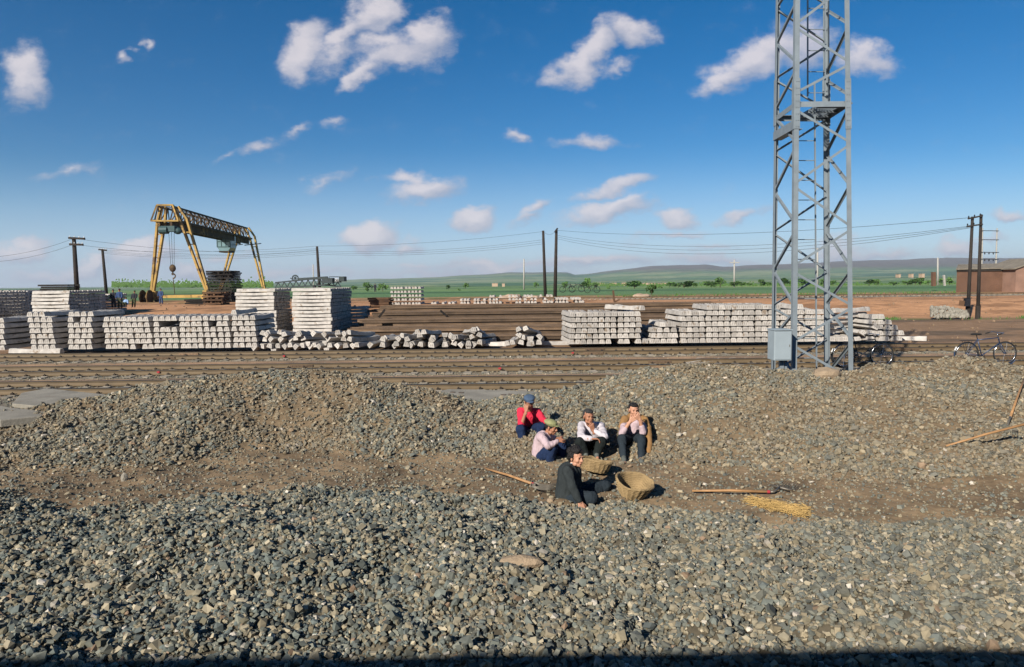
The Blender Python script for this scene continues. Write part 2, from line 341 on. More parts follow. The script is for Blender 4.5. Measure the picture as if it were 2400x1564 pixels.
# ------------------------------------------------------------------ terrain
def vnoise(x, y, seed=0):
    xi = np.floor(x).astype(np.int64); yi = np.floor(y).astype(np.int64); xf = x-xi; yf = y-yi
    xf = xf*xf*(3-2*xf); yf = yf*yf*(3-2*yf)
    def h(a, b):
        n = (a*374761393+b*668265263+seed*1442695041) & 0x7fffffff; n = ((n ^ (n >> 13))*1274126177) & 0x7fffffff; return ((n ^ (n >> 16)) & 0xffff)/65535.0
    return (h(xi,yi)*(1-xf)+h(xi+1,yi)*xf)*(1-yf)+(h(xi,yi+1)*(1-xf)+h(xi+1,yi+1)*xf)*yf
def fbm(x, y, seed=0, oct=4):
    s = 0; a = 0.5; t = 0
    for i in range(oct): s = s+a*vnoise(x*2**i, y*2**i, seed+i*17); t += a; a *= 0.5
    return s/t
def sst(a, b, x): t = np.clip((x-a)/(b-a), 0, 1); return t*t*(3-2*t)
K = 2400/2380.0
CREST_D = 13.2
crest_px = [(-300,960),(0,964),(60,962),(110,955),(180,940),(250,930),(330,907),(400,895),(480,877),(560,874),(620,868),(660,863),(720,868),(780,873),(850,885),(900,897),(960,903),(1000,908),(1050,924),(1100,938),(1160,938),(1220,930),(1280,914),(1330,902),(1400,890),(1440,880),(1500,865),(1560,851),(1620,846),(1700,850),(1760,858),(1800,866),(1850,870),(1950,870),(2000,863),(2040,851),(2100,845),(2180,843),(2280,841),(2340,855),(2380,863),(2600,880)]
cpt = [P(x*K, y*K, CREST_D) for x, y in crest_px]; CX = np.array([p.x for p in cpt]); CZ = np.array([p.z for p in cpt])-0.03
base_px = [(-300,1090),(0,1085),(200,1105),(400,1085),(600,1050),(700,1045),(900,1075),(1100,1062),(1250,1075),(1400,1055),(1500,1075),(1700,1095),(2000,1115),(2200,1120),(2380,1140),(2700,1140)]
bpt = [G(x*K, y*K) for x, y in base_px]; BX = np.array([p.x for p in bpt]); BD = np.array([p.y for p in bpt])
edge_px = [(-300,1160),(0,1160),(300,1185),(600,1155),(900,1150),(1200,1165),(1300,1178),(1450,1170),(1600,1180),(1750,1215),(2000,1228),(2380,1215),(2700,1215)]
ept = [G(x*K, y*K) for x, y in edge_px]; EX = np.array([p.x for p in ept]); ED = np.array([p.y for p in ept])
def H(x, y):
    x = np.asarray(x, float); y = np.asarray(y, float)
    n1 = fbm(x*0.9, y*0.9, 3)-0.5; n2 = fbm(x*3.1, y*3.1, 9)-0.5
    # near bank of loose ballast
    ed = np.interp(x, EX, ED); z = 0.24*sst(0.1, 3.2, ed-y)+0.10*sst(0.0, 0.6, ed-y)
    # heap
    bd = np.interp(x*0.5*(1+10.2/np.maximum(y, 1)), BX, BD)+0.25*n1
    zc = np.interp(x*CREST_D/np.maximum(y, 3.0), CX, CZ)
    t = (y-bd)/(CREST_D-bd); s = np.clip(t, 0, 1); s = np.where(t < 1, s**1.12*(1.08-0.08*s), 1)
    back = 1-sst(0.25, 2.0, y-CREST_D)
    z = z+np.where(t > 0, (zc+0.12)*s*back-0.12*s, 0)
    rough = np.where(y < 15, 1.0, 0.25)*(1-0.6*sst(ed-0.1, ed+0.4, y)*(1-sst(0, .4, y-bd)))
    z = z+rough*(0.27*n1*sst(0, 1.2, np.abs(y-CREST_D)+0.5)*1.0+0.17*n2+0.07*(fbm(x*7,y*7,19)-.5))*np.where(y < 15.2, 1, 0.15)
    z = z-0.06*sst(15, 17, y)
    # between the tracks / yard
    z = z-0.14*sst(28.6, 30, y)+0.98*sst(52, 66, y)*1.0
    z = z+0.15*(fbm(x*0.15, y*0.3, 21)-0.5)*sst(50, 60, y)
    z = z-1.2*sst(120, 500, y)
    return z
HH = lambda x, y: float(H(np.array([x]), np.array([y]))[0])

def grid_mesh(name, U, D, xf, zf, colf, m, kind='structure', label=None):
    nu, nd = len(U), len(D); uu, dd = np.meshgrid(U, D); X = xf(uu, dd); Z = zf(X, dd); V = np.stack([X, dd, Z], -1).reshape(-1, 3)
    i = np.arange(nd-1)[:, None]*nu+np.arange(nu-1)[None, :]; F_ = np.stack([i, i+1, i+nu+1, i+nu], -1).reshape(-1, 4)
    me = bpy.data.meshes.new(name); me.vertices.add(len(V)); me.vertices.foreach_set('co', V.ravel()); me.loops.add(F_.size); me.loops.foreach_set('vertex_index', F_.ravel())
    me.polygons.add(len(F_)); me.polygons.foreach_set('loop_start', np.arange(len(F_))*4)
    me.polygons.foreach_set('use_smooth', np.ones(len(F_), bool)); me.update(); me.validate()
    c = colf(V[:, 0], V[:, 1], V[:, 2]); ca = me.color_attributes.new('Col', 'FLOAT_COLOR', 'POINT'); ca.data.foreach_set('color', np.concatenate([c, np.ones((len(c), 1))], 1).astype(np.float32).ravel())
    me.materials.append(MT[m]); o = bpy.data.objects.new(name, me); C.objects.link(o); o['kind'] = kind
    if label: o['label'] = label
    return o
def mixc(a, b, t): return a*(1-t[:, None])+np.array(b)[None, :]*t[:, None]
SOIL = (0.235, 0.168, 0.102); SOILD = (0.165, 0.118, 0.074); GREY = (0.165, 0.150, 0.120)
TR = [(18.45, 19.92), (22.25, 23.72), (26.85, 28.32)]       # rail positions of the three tracks
TYAW = R(0.25)
def ground_col(x, y, z):
    n = fbm(x*1.1, y*1.1, 31); n2 = fbm(x*4, y*4, 41); n3 = fbm(x*0.2, y*0.6, 51)
    c = np.tile(np.array(SOIL), (len(x), 1)); c = mixc(c, SOILD, sst(0.45, 0.7, n))
    ed = np.interp(x, EX, ED); bd = np.interp(x, BX, BD)
    c = mixc(c, (0.10, 0.085, 0.06), (1-sst(-0.3, 0.05, y-ed)))
    c = mixc(c, (0.17, 0.125, 0.078), sst(0, 0.5, y-bd)*(y < 16))
    # ballast strips around tracks, sandy strips between them
    yy = y-x*math.tan(TYAW)
    t = np.zeros(len(x))
    for a, b in TR: t = np.maximum(t, sst(-0.95, -0.6, yy-a)*(1-sst(0.45, 0.75, yy-b)))
    band = (y > 15)*(y < 30.5)
    c = np.where(band[:, None], mixc(np.tile(np.array((0.36, 0.235, 0.145)), (len(x), 1)), (0.24, 0.165, 0.11), sst(0.4, 0.7, n)), c)
    c = np.where(band[:, None], mixc(c, (0.22, 0.19, 0.145), t*(0.75+0.25*n2)), c)
    c = mixc(c, (0.16, 0.145, 0.115), ((y > 15)*(yy < TR[0][0]-.5)*0.9).astype(float))
    # yard
    yard = sst(30.0, 31.5, y); c = mixc(c, (0.26, 0.165, 0.10), yard)
    c = mixc(c, (0.15, 0.105, 0.07), yard*sst(0.45, 0.6, n3)*(y < 54))
    c = mixc(c, (0.47, 0.255, 0.135), sst(49, 54, y)*(1-sst(90, 110, y)))
    c = mixc(c, (0.24, 0.13, 0.07), sst(50, 58, y)*sst(0.5, 0.68, fbm(x*0.3, y*0.5, 61))*0.8)
    gr = sst(0.52, 0.64, fbm(x*0.25, y*0.5, 71))*sst(50, 52, y)*0.9; 
    strip = np.exp(-((y-50.5-0.6*np.sin(x*0.3))/0.8)**2)*(x > 12)*sst(0.35, 0.55, fbm(x*0.6, y, 75)); c = mixc(c, (0.10, 0.15, 0.035), np.clip(strip, 0, 1))
    c = mixc(c, (0.10, 0.14, 0.04), gr*(y > 82))
    # ballast of the far track on the right
    ft = sst(-2.6, -2.0, y-76.5)*(1-sst(0.5, 1.2, y-78.5))*(x > 15); c = mixc(c, (0.20, 0.18, 0.145), ft)
    fld = sst(92, 108, y+8*(fbm(x*0.1, y*0.1, 81)-.5)); f1 = fbm(x*0.010+3, y*0.02, 91); f2 = fbm(x*0.003, y*0.008, 95)
    g = np.tile(np.array((0.165, 0.255, 0.10)), (len(x), 1)); g = mixc(g, (0.24, 0.31, 0.13), sst(0.45, 0.62, f1)); g = mixc(g, (0.10, 0.19, 0.09), sst(0.5, 0.62, f2)*0.7)
    g = mixc(g, (0.045, 0.10, 0.05), sst(0.56, 0.60, fbm(x*0.002+9, y*0.012, 97))*0.8)
    c = c*(1-fld[:, None])+g*fld[:, None]
    return c*(0.85+0.3*n2[:, None])
Dl = np.concatenate([np.arange(2.5, 4, .1), np.arange(4, 14.6, .045), np.arange(14.6, 31, .12), np.arange(31, 70, .4), np.geomspace(70, 620, 90)])
U = np.linspace(-1.15, 1.15, 620)
ground = grid_mesh('ground', U, Dl, lambda u, d: u*(d+5), H, ground_col, 'ground')
# hills and far plain
sil = [(-900,668),(-300,671),(0,671),(300,669),(560,663),(700,656),(800,651),(1000,645),(1130,638),(1180,634),(1320,634),(1338,640),(1360,638),(1400,632),(1470,624),(1520,619),(1600,617),(1640,615),(1680,621),(1760,617),(1850,614),(1960,608),(2100,604),(2200,600),(2300,601),(2380,600),(2700,598),(3300,600)]
SU = np.array([UV(x*K, y*K)[0] for x, y in sil]); SV = np.array([UV(x*K, y*K)[1] for x, y in sil])
z620 = -1.2+0.7
def Hh(x, y):
    u = x/y; top = np.interp(u, SU, SV)+0.0016*(fbm(u*40, y*0+2, 5)-.5)
    t = sst(900, 4500, y); wv = fbm(u*9, y*0.0012, 15)-.5
    base = -0.8+0*y
    prof = (y-620)/(5000-620)
    z = base*(1-t)+(2.75+top*5000)*(0.18*prof+0.82*sst(0.35, 1.0, prof+0.10*wv*(1-prof)))*1.0*sst(0, .12, prof)
    z = z*(1-sst(5000, 7000, y))
    return z-0.3
def hill_col(x, y, z):
    u = x/y; c = np.tile(np.array((0.13, 0.215, 0.10)), (len(x), 1)); f = fbm(u*14, y*0.0035, 11); c = mixc(c, (0.22, 0.27, 0.14), sst(0.45, 0.6, f)); c = mixc(c, (0.05, 0.13, 0.075), sst(0.52, 0.6, fbm(u*5+4, y*0.004, 12))*0.8)
    c = mixc(c, (0.035, 0.085, 0.05), np.exp(-((y-1500-200*np.sin(u*7))/110)**2)*sst(0.40, 0.52, fbm(u*6+1, y*0, 14)))
    top = sst(30, 75, z+30*(fbm(u*30, y*0.003, 13)-.5)); c = mixc(c, (0.15, 0.125, 0.11), top*0.92)
    return c*(0.8+0.4*fbm(u*120, y*0.01, 16)[:, None])
Dh = np.concatenate([np.linspace(600, 2500, 60), np.linspace(2550, 5200, 60), np.linspace(5400, 7000, 6)])
hills = grid_mesh('hills', np.linspace(-1.5, 1.5, 500), Dh, lambda u, d: u*d, Hh, hill_col, 'ground')
# bed of the photographer's own track
def bed_z(x, y): return 0.20+0.15*sst(1.5, -0.6, y)*1.0-0.3*sst(-3.5, -5, y)+0.05*(fbm(x*2, y*2, 44)-.5)
trackbed = grid_mesh('trackbed', np.linspace(-60, 60, 400), np.concatenate([np.linspace(-60, -5, 20), np.linspace(-4.8, 2.7, 60)]), lambda u, d: u, bed_z, lambda x, y, z: np.tile(np.array((0.12, 0.105, 0.08)), (len(x), 1))*(0.6+0.8*fbm(x*9, y*9, 45)[:, None]), 'ground')

# ------------------------------------------------------------------ loose stones (stuff)
def ico():
    bm = bmesh.new(); bmesh.ops.create_icosphere(bm, subdivisions=1, radius=1.0); v = np.array([q.co[:] for q in bm.verts]); f = np.array([[q.index for q in fc.verts] for fc in bm.faces]); bm.free(); return v, f
ICV, ICF = ico()
BXV = np.array([(x, y, z) for x in (-.72, .72) for y in (-.66, .66) for z in (-.6, .6)], float); BXF = np.array([(0,1,3),(0,3,2),(4,6,7),(4,7,5),(0,4,5),(0,5,1),(2,3,7),(2,7,6),(0,2,6),(0,6,4),(1,5,7),(1,7,3)])
OCV = np.array([(1,0,0),(-1,0,0),(0,1,0),(0,-1,0),(0,0,1),(0,0,-1)], float); OCF = np.array([(0,2,4),(2,1,4),(1,3,4),(3,0,4),(2,0,5),(1,2,5),(3,1,5),(0,3,5)])
PAL = np.array([1.10, 1.12, 1.07])*np.array([(0.105,0.122,0.116),(0.145,0.150,0.130),(0.205,0.180,0.135),(0.085,0.103,0.105),(0.235,0.198,0.140),(0.320,0.275,0.205),(0.155,0.140,0.100),(0.42,0.38,0.34),(0.20,0.135,0.095)])
PW = np.array([.24,.20,.15,.13,.11,.08,.065,.016,.009]); PW /= PW.sum()
def rot_rand(n):
    q = rng.normal(size=(n, 4)); q /= np.linalg.norm(q, axis=1)[:, None]; a, b, c, d = q.T
    return np.stack([np.stack([1-2*(c*c+d*d), 2*(b*c-a*d), 2*(b*d+a*c)], -1), np.stack([2*(b*c+a*d), 1-2*(b*b+d*d), 2*(c*d-a*b)], -1), np.stack([2*(b*d-a*c), 2*(c*d+a*b), 1-2*(b*b+c*c)], -1)], 1)
def stone_geo(x, y, z, size, warm, bv, bf, jit, sq):
    n = len(x); nv, nf = len(bv), len(bf)
    V = bv[None]*(1+rng.uniform(-.26, .26, (n, nv, 1)))+rng.uniform(-jit, jit, (n, nv, 3)); V = V*rng.uniform(sq, 1.2, (n, 1, 3)); V = np.einsum('nij,nvj->nvi', rot_rand(n), V)*size[:, None, None]
    V[..., 2] *= 0.85; V += np.stack([x, y, z], -1)[:, None, :]
    F_ = (bf[None]+(np.arange(n)*nv)[:, None, None]).reshape(-1, 3)
    col = PAL[rng.choice(len(PAL), n, p=PW)]; col = col*rng.uniform(.62, 1.35, (n, 1)); w_ = np.clip(warm, 0, 1)[:, None]
    col = col*(1-0.5*w_)+np.array((0.225, 0.168, 0.105))*0.5*w_*rng.uniform(.65, 1.4, (n, 1))
    return V.reshape(-1, 3), F_, np.repeat(np.concatenate([col, np.ones((n, 1))], 1), nf, axis=0)
def stones(name, x, y, z, size, warm, label, low=False):
    warm = warm+0*x
    if low is True: parts = [stone_geo(x, y, z, size, warm, OCV, OCF, .1, .6)]
    else:
        b = rng.uniform(size=len(x)) < .42; c = ~b
        parts = [stone_geo(x[b], y[b], z[b], size[b], warm[b], BXV, BXF, .19, .55), stone_geo(x[c], y[c], z[c], size[c]*1.02, warm[c], ICV, ICF, .17, .58)]
    off = 0; Vs = []; Fs = []; Cs = []
    for V, F_, c_ in parts: Vs.append(V); Fs.append(F_+off); Cs.append(c_); off += len(V)
    V = np.concatenate(Vs); F_ = np.concatenate(Fs); cc = np.concatenate(Cs).astype(np.float32)
    me = bpy.data.meshes.new(name); me.vertices.add(len(V)); me.vertices.foreach_set('co', V.ravel().astype(np.float32)); me.loops.add(F_.size); me.loops.foreach_set('vertex_index', F_.ravel().astype(np.int32))
    me.polygons.add(len(F_)); me.polygons.foreach_set('loop_start', (np.arange(len(F_))*3).astype(np.int32)); me.update()
    ca = me.attributes.new('Col', 'FLOAT_COLOR', 'FACE'); ca.data.foreach_set('color', cc.ravel())
    me.polygons.foreach_set('use_smooth', np.zeros(len(F_), bool)); me.materials.append(MT['stone']); o = bpy.data.objects.new(name, me); C.objects.link(o); o['kind'] = 'stuff'; o['label'] = label; return o
def scatter(n, d0, d1, um=0.82):
    d = np.sqrt(rng.uniform((d0+1)**2, (d1+1)**2, n))-1; x = rng.uniform(-um, um, n)*(d+1); return x, d
x, y = scatter(150000, 3.0, 9.3); ed = np.interp(x, EX, ED); dn = ed-y+0.5*(fbm(x*2, y*2, 55)-.5)
keep = rng.uniform(size=len(x)) < np.clip(sst(-0.12, 0.16, dn)+0.025, 0, 1); x, y = x[keep], y[keep]; s = rng.lognormal(math.log(.0178), .36, len(x)); s = np.clip(s, .008, .045); on = rng.uniform(size=len(x))
stones('loose_ballast', x, y, H(x, y)+s*rng.uniform(-.1, .9, len(x)), s, 0.25*fbm(x*.6, y*.6, 57)+0.35*sst(-3, 4, x), 'coarse grey crushed stone ballast filling the foreground in front of the workers', low='box')
x, y = scatter(155000, 9.0, 15.6); x2 = x; bd = np.interp(x*0.5*(1+10.2/y), BX, BD); t = y-bd; patch = fbm(x*.9, y*.9+0.4*x, 66)
pr = np.clip(sst(-0.15, 0.45, t+0.8*(patch-.5)), 0.03, 1)*(1-0.62*sst(0.50, 0.66, patch)*sst(0.2, 1.0, t))
keep = rng.uniform(size=len(x)) < pr; x, y, patch = x[keep], y[keep], patch[keep]; s = np.clip(rng.lognormal(math.log(.0215), .38, len(x)), .009, .06)
stones('ballast_heap', x, y, H(x, y)+s*rng.uniform(-.3, .8, len(x)), s, 0.42+1.0*sst(.42, .62, patch)+.25*sst(0, 6, x), 'long heap of dusty crushed stone between the workers and the tracks', low='box')
x, y = scatter(21000, 7.5, 11.5); s = np.clip(rng.lognormal(math.log(.011), .5, len(x)), .005, .04)
stones('scattered_gravel', x, y, H(x, y)+s*.2, s, 0.5+0*x, 'loose stones scattered on the bare brown earth strip between the two ballast banks')
x = rng.uniform(-27, 27, 60000); y = rng.uniform(14.8, 30.6, 60000); x = x*(y+4)/33; yy = y-x*math.tan(TYAW); t = np.zeros(len(x))
for a, b in TR: t = np.maximum(t, sst(-.95, -.55, yy-a)*(1-sst(.35, .7, yy-b)))
t = np.maximum(t, (y < 17.8)*0.9); t = np.maximum(t, sst(29, 29.4, yy)); keep = rng.uniform(size=len(x)) < t*.9+.03; x, y = x[keep], y[keep]; s = np.clip(rng.lognormal(math.log(.027), .3, len(x)), .01, .06)
stones('track_ballast', x, y, H(x, y)+s*.3, s, .35+.3*fbm(x, y, 3), 'grey ballast stones strewn between and beside the rails of the three tracks', low=True)
#@@REST@@
def RH(px, py, dz=0.0):
    """where the sight line meets the terrain"""
    d = FWD + RI*((px-1200)/F) + UI*((782-py)/F); y0 = 3.5
    ys = np.concatenate([np.arange(3.5, 40, .02), np.arange(40, 400, .2)]); X = CAM.x+d.x/d.y*ys; Z = CAM.z+d.z/d.y*ys
    h = H(X, ys)+dz; k = np.argmax(Z < h); return Vector((X[k], ys[k], h[k]))

# ------------------------------------------------------------------ the photographer's own train (behind the camera)
car = empty('passenger_carriage', (4, -2.4, 0.35), 'dark green railway carriage standing on its own track beside the near ballast', 'carriage')
mb = MB(); prof = [(-3.30,0.95),(-3.32,3.2),(-3.2,3.75),(-2.9,4.05),(-2.3,4.28),(-1.75,4.34),(-1.2,4.28),(-.6,4.05),(-.3,3.75),(-.18,3.2),(-.20,0.95)]
def extr(mb, prof, x0, x1, mi=0):
    n = len(prof); vs = [(x, y, z) for x in (x0, x1) for y, z in prof]
    mb.add(vs, [(i, (i+1) % n, (i+1) % n+n, i+n) for i in range(n)]+[tuple(range(n-1, -1, -1)), tuple(range(n, 2*n))], mi)
CAR_DZ = -0.13
prof = [(y-.5, z) for y, z in prof]
extr(mb, [(y, z+CAR_DZ) for y, z in prof[1:10]], -22, 30); mb.build('roof', 'carriage_roof', car)
mb = MB(); extr(mb, [(-3.78, .77), (-3.78, 2.99), (-.74, 2.99), (-.74, .77)], -21.95, 29.95); bo = mb.build('body', 'carriage', car)
for i in range(14):
    mb = MB(); mb.box((-19.5+i*3.7, -.725, 2.35), (1.1, .03, .95)); mb.build('window', 'glass', car)
for xx in (-18, -15.5, 24, 26.5):
    mb = MB(); Mx = Matrix.Rotation(math.pi/2, 3, 'X'); mb.lathe([(.3,-1.0),(.46,-.98),(.46,-.86),(.42,-.84),(.12,-.84),(.12,.84),(.42,.84),(.46,.86),(.46,.98),(.3,1.0)], (xx, -2.25, .80), 20, Mx); mb.build('wheelset', 'black', car, smooth=False)

# ------------------------------------------------------------------ three tracks
railprof = [(-.065,-.15),(.065,-.15),(.065,-.14),(.012,-.125),(.010,-.045),(.034,-.038),(.036,-.004),(.028,0),(-.028,0),(-.036,-.004),(-.034,-.038),(-.010,-.045),(-.012,-.125),(-.065,-.14)]
def rail_mesh(x0, x1, y, z=0):
    mb = MB(); extr(mb, [(y+a, z+b) for a, b in railprof], x0, x1); mb.box(((x0+x1)/2, y, z-.0065), (x1-x0+.002, .080, .017), None, 1); return mb
tie = MB(); 
for sgn in (1,):
    tie.box((0, 0, -.205), (.25, 2.45, .10)); tie.box((0, -.72, -.150), (.20, .36, .012)); tie.box((0, .72, -.150), (.20, .36, .012))
for yy in (-.72, .72):
    for k in (-1, 1): tie.box((.02*k, yy+k*.105, -.125), (.07, .07, .055), None, 1); tie.tube([(.02*k, yy+k*.105, -.12), (.02*k, yy+k*.105, -.07)], .014, 6, 1)
tie_me = tie.mesh('track_sleeper', [MT['tie'], MT['clip']])
TL = ['railway track nearest the workers, running just behind the stone heaps', 'middle railway track of the three, its rails joined by fishplates', 'railway track farthest from the workers, right below the concrete sleeper stacks']
for ti, (a, b) in enumerate(TR):
    yc = (a+b)/2; g = (b-a)/2; t = empty('railway_track', (0, yc, -.2), TL[ti], 'railway track', 'tracks running across the yard', TYAW)
    for yy in (-g, g):
        o = rail_mesh(-28, 28, yy, 0.2).build('rail', ('railtop', 'railhead'), t, loc=(0, 0, 0))
        for jx in ((-17.3, 4.1, 16.6), (-7.6, 4.9, 17.4), (-13.7, 3.2, 15.7))[ti]:
            mb = MB(); xx = jx + (0.25 if yy > 0 else 0)
            for k in (-1, 1): mb.box((xx, yy+k*.028, .115), (.8, .03, .085))
            for q in range(6):
                mb.tube([(xx-.32+q*.128, yy-.06, .115), (xx-.32+q*.128, yy+.06, .115)], .014, 6)
            mb.build('fishplate', 'rust', t, loc=(0, 0, 0))
    nn = 97
    for k in range(nn):
        o = bpy.data.objects.new('sleeper', tie_me); C.objects.link(o); o.parent = t; o.location = ((k-nn/2)*.575+random.uniform(-.02, .02), 0, .2+.004*random.random()); o.rotation_euler = (0, 0, random.uniform(-.02, .02))
# the far track on the bank (right)
ft = empty('railway_track', (24, 78.2, .72), 'single distant track on the low bank in front of the brick hut', 'railway track', None, 0)
for yy in (-.72, .72): rail_mesh(-50, 70, yy, .20).build('rail', ('rust', 'railhead'), ft, loc=(0, 0, 0))
for k in range(100):
    o = bpy.data.objects.new('sleeper', tie_me); C.objects.link(o); o.parent = ft; o.location = (-20+k*.6, 0, .20)
mb = MB(); a = P(1000, 690, 88); extr(mb, [(77.0, .74), (79.3, .74), (79.0, .80), (77.3, .80)], -20, 90)

# ------------------------------------------------------------------ concrete sleepers
def sleeper_mesh(seed):
    rr = random.Random(seed); mb = MB(); secs = [(-1.25,.197),(-1.21,.208),(-.95,.208),(-.78,.188),(-.52,.178),(0,.16),(.52,.178),(.78,.188),(.95,.208),(1.21,.208),(1.25,.197)]
    vs = []
    for y, h in secs:
        k = 1.0 if abs(y) < 1.24 else .965; b = .136*k*(1-.05*(abs(y) < .5)); t = (.083+.004*rr.uniform(-1, 1))*k
        vs += [(-b, y, .003), (b, y, .003), (b-.004, y, .035), (t+.012, y, h-.022), (t-.012, y, h), (-t+.012, y, h), (-t-.012, y, h-.022), (-b+.004, y, .035)]
    n = 8; k = len(secs); fs = [(i*n+j, i*n+(j+1) % n, (i+1)*n+(j+1) % n, (i+1)*n+j) for i in range(k-1) for j in range(n)]+[tuple(range(n-1, -1, -1)), tuple((k-1)*n+j for j in range(n))]
    mb.add(vs, fs)
    for e in (-1, 1):
        for x in (-.042, .042): mb.box((x+rr.uniform(-.006, .006), e*1.248, .105+rr.uniform(-.01, .01)), (.013, .008, .10), None, 1)
        for x in (-.05, .05): mb.box((x, e*.86, .214), (.02, .05, .012), None, 1)
    return mb
SMB = [sleeper_mesh(i) for i in range(3)]
SME = [m.mesh('concrete_sleeper', [MT['concrete'], MT['concrete_dark']]) for m in SMB]
placed = []      # (matrix, label, group, distance)
def put(x, y, z, rz=0, ry=0, rx=0, label=None, group='concrete sleepers stacked along the farthest track', prio=None):
    Mx = Matrix.Translation((x, y, z)) @ Matrix.Rotation(rz, 4, 'Z') @ Matrix.Rotation(rx, 4, 'X') @ Matrix.Rotation(ry, 4, 'Y')
    placed.append((Mx, label, group, prio if prio is not None else math.hypot(x, y)))
FD = 30.6; GZ = -.17
def pack(desc, pl, pr, n, lay, lean=0, zb=GZ+.10, D=None, yaw=0.0, skip=(), pitchz=.247, top=0, jit=.018, short=None):
    """ends of the sleepers face the camera; measured at their front face"""
    D = D or FD; xl = P(pl, 800, D).x; xr = P(pr, 800, D).x; dx = (xr-xl)/n; short = short or {}
    for r in range(lay+top):
        off = lean*r+random.uniform(-.02, .02); yo = random.uniform(-.04, .04); dxr = dx
        for c in range(n):
            if (r, c) in skip: continue
            if r in short and c >= short[r]: continue
            x = xl+dx*(c+.5)+off+random.uniform(-jit, jit); ry = random.gauss(0, .02)
            put(x, D+1.25+yo+random.uniform(-.025, .025), zb+r*pitchz, yaw+random.gauss(0, .006), ry, 0, f'concrete sleeper, {ordn(c+1)} from left in layer {ordn(r+1)} up, {desc}')
    # scrap wood laid between the layers
L_ = 'stack cut by left edge','second stack from left edge','third stack from left edge','fourth stack from left edge','leaning stack, fifth from left edge','sixth stack from left edge','seventh stack from left edge','eighth stack from left edge','last stack left of rubble'
pack(L_[0], -45, 12, 4, 6, zb=GZ+.12)
pack(L_[1], 72, 129, 4, 6, lean=-.012, top=1, short={6: 3}, zb=GZ+.13, jit=.02)
pack(L_[2], 158, 216, 4, 7, lean=.015, zb=GZ+.12, skip=((5, 1),), jit=.02)
pack(L_[3], 246, 300, 4, 6, lean=-.004, zb=GZ+.12)
pack(L_[4], 303, 359, 4, 6, lean=-.03, zb=GZ+.10, skip=((0, 1),), jit=.03)
pack(L_[5], 361, 419, 4, 6, lean=-.006, zb=GZ+.12, skip=((4, 1), (4, 2), (4, 3)))
pack(L_[6], 421, 476, 4, 6, lean=.0, zb=GZ+.11)
pack(L_[7], 479, 541, 4, 6, lean=-.01, zb=GZ+.11, skip=((4, 1),), jit=.03)
pack(L_[8], 546, 602, 4, 6, lean=-.006, zb=GZ+.12, top=1, short={6: 1})
R_ = 'first stack right of the rubble','second stack right of rubble','third stack right of rubble','low steps leading up to the long wall','left end of long wall','second stack of long wall','third stack of long wall','stack just left of tower','stack seen through tower','stack behind tower right leg'
pack(R_[0], 1330, 1385, 4, 6, lean=.004, yaw=.08)
pack(R_[1], 1389, 1446, 4, 6, lean=-.004, skip=((0, 3),))
pack(R_[2], 1449, 1503, 4, 6, lean=-.004, skip=((0, 2),))
pack(R_[4], 1593, 1650, 4, 6, lean=-.006, yaw=.05)
pack(R_[5], 1655, 1712, 4, 7, lean=.0)
pack(R_[6], 1714, 1768, 4, 7, lean=.0)
pack(R_[7], 1771, 1826, 4, 7, lean=.0)
pack(R_[8], 1829, 1884, 4, 7, lean=.0, skip=((6, 0), (6, 1)))
pack(R_[9], 1887, 1940, 4, 6, lean=.0)
for r, (a, b, n) in enumerate([(1507, 1588, 6), (1526, 1588, 5), (1524, 1586, 4), (1546, 1583, 3)]):
    pack('step %s of stepped pile' % ordn(r+1), a, b, n, 1, zb=GZ+.10+r*.247)
# loose sleepers on top of the three-stack block
for k, (px, z, rz) in enumerate([(1462, 1.42, .5), (1476, 1.42, .35)]):
    put(P(px, 720, FD+1).x, FD+1.3, z, rz, 0, 0, f'{ordn(k+1)} loose sleeper from left lying askew on the three-stack block')
# collapsed pile at the right end
q = P(1975, 720, FD+.9)
for k in range(5):
    put(P(1998-k*4, 720, FD+1.2).x, FD+1.35+.1*k, GZ+.12+.247*(5-k), R(-62), 0, 0, f'long sleeper lying crosswise in the collapsed end pile, {ordn(k+1)} from its top')
rows = [(1945, 2118, 11, 0), (2012, 2118, 7, 1), (2042, 2108, 4, 2), (2040, 2090, 3, 3), (2050, 2070, 2, 4)]
for (a, b, n, r) in rows:
    for c in range(n):
        px = a+(b-a)*(c+.5)/n; put(P(px, 760, FD).x, FD+1.2+random.uniform(-.1, .1), GZ+.10+r*.247+(.04 if r in (1, 2) and c < 2 else 0), random.gauss(0, .05), random.gauss(0, .06)+(.5 if r in (1, 2) and c < 1 else 0), 0, f'sleeper in the collapsed end pile, {ordn(c+1)} from left, layer {ordn(r+1)} up')
put(P(2128, 790, FD).x, FD+1.0, GZ+.05, R(55), 0, 0, 'sleeper fallen flat off the right end of the collapsed pile')
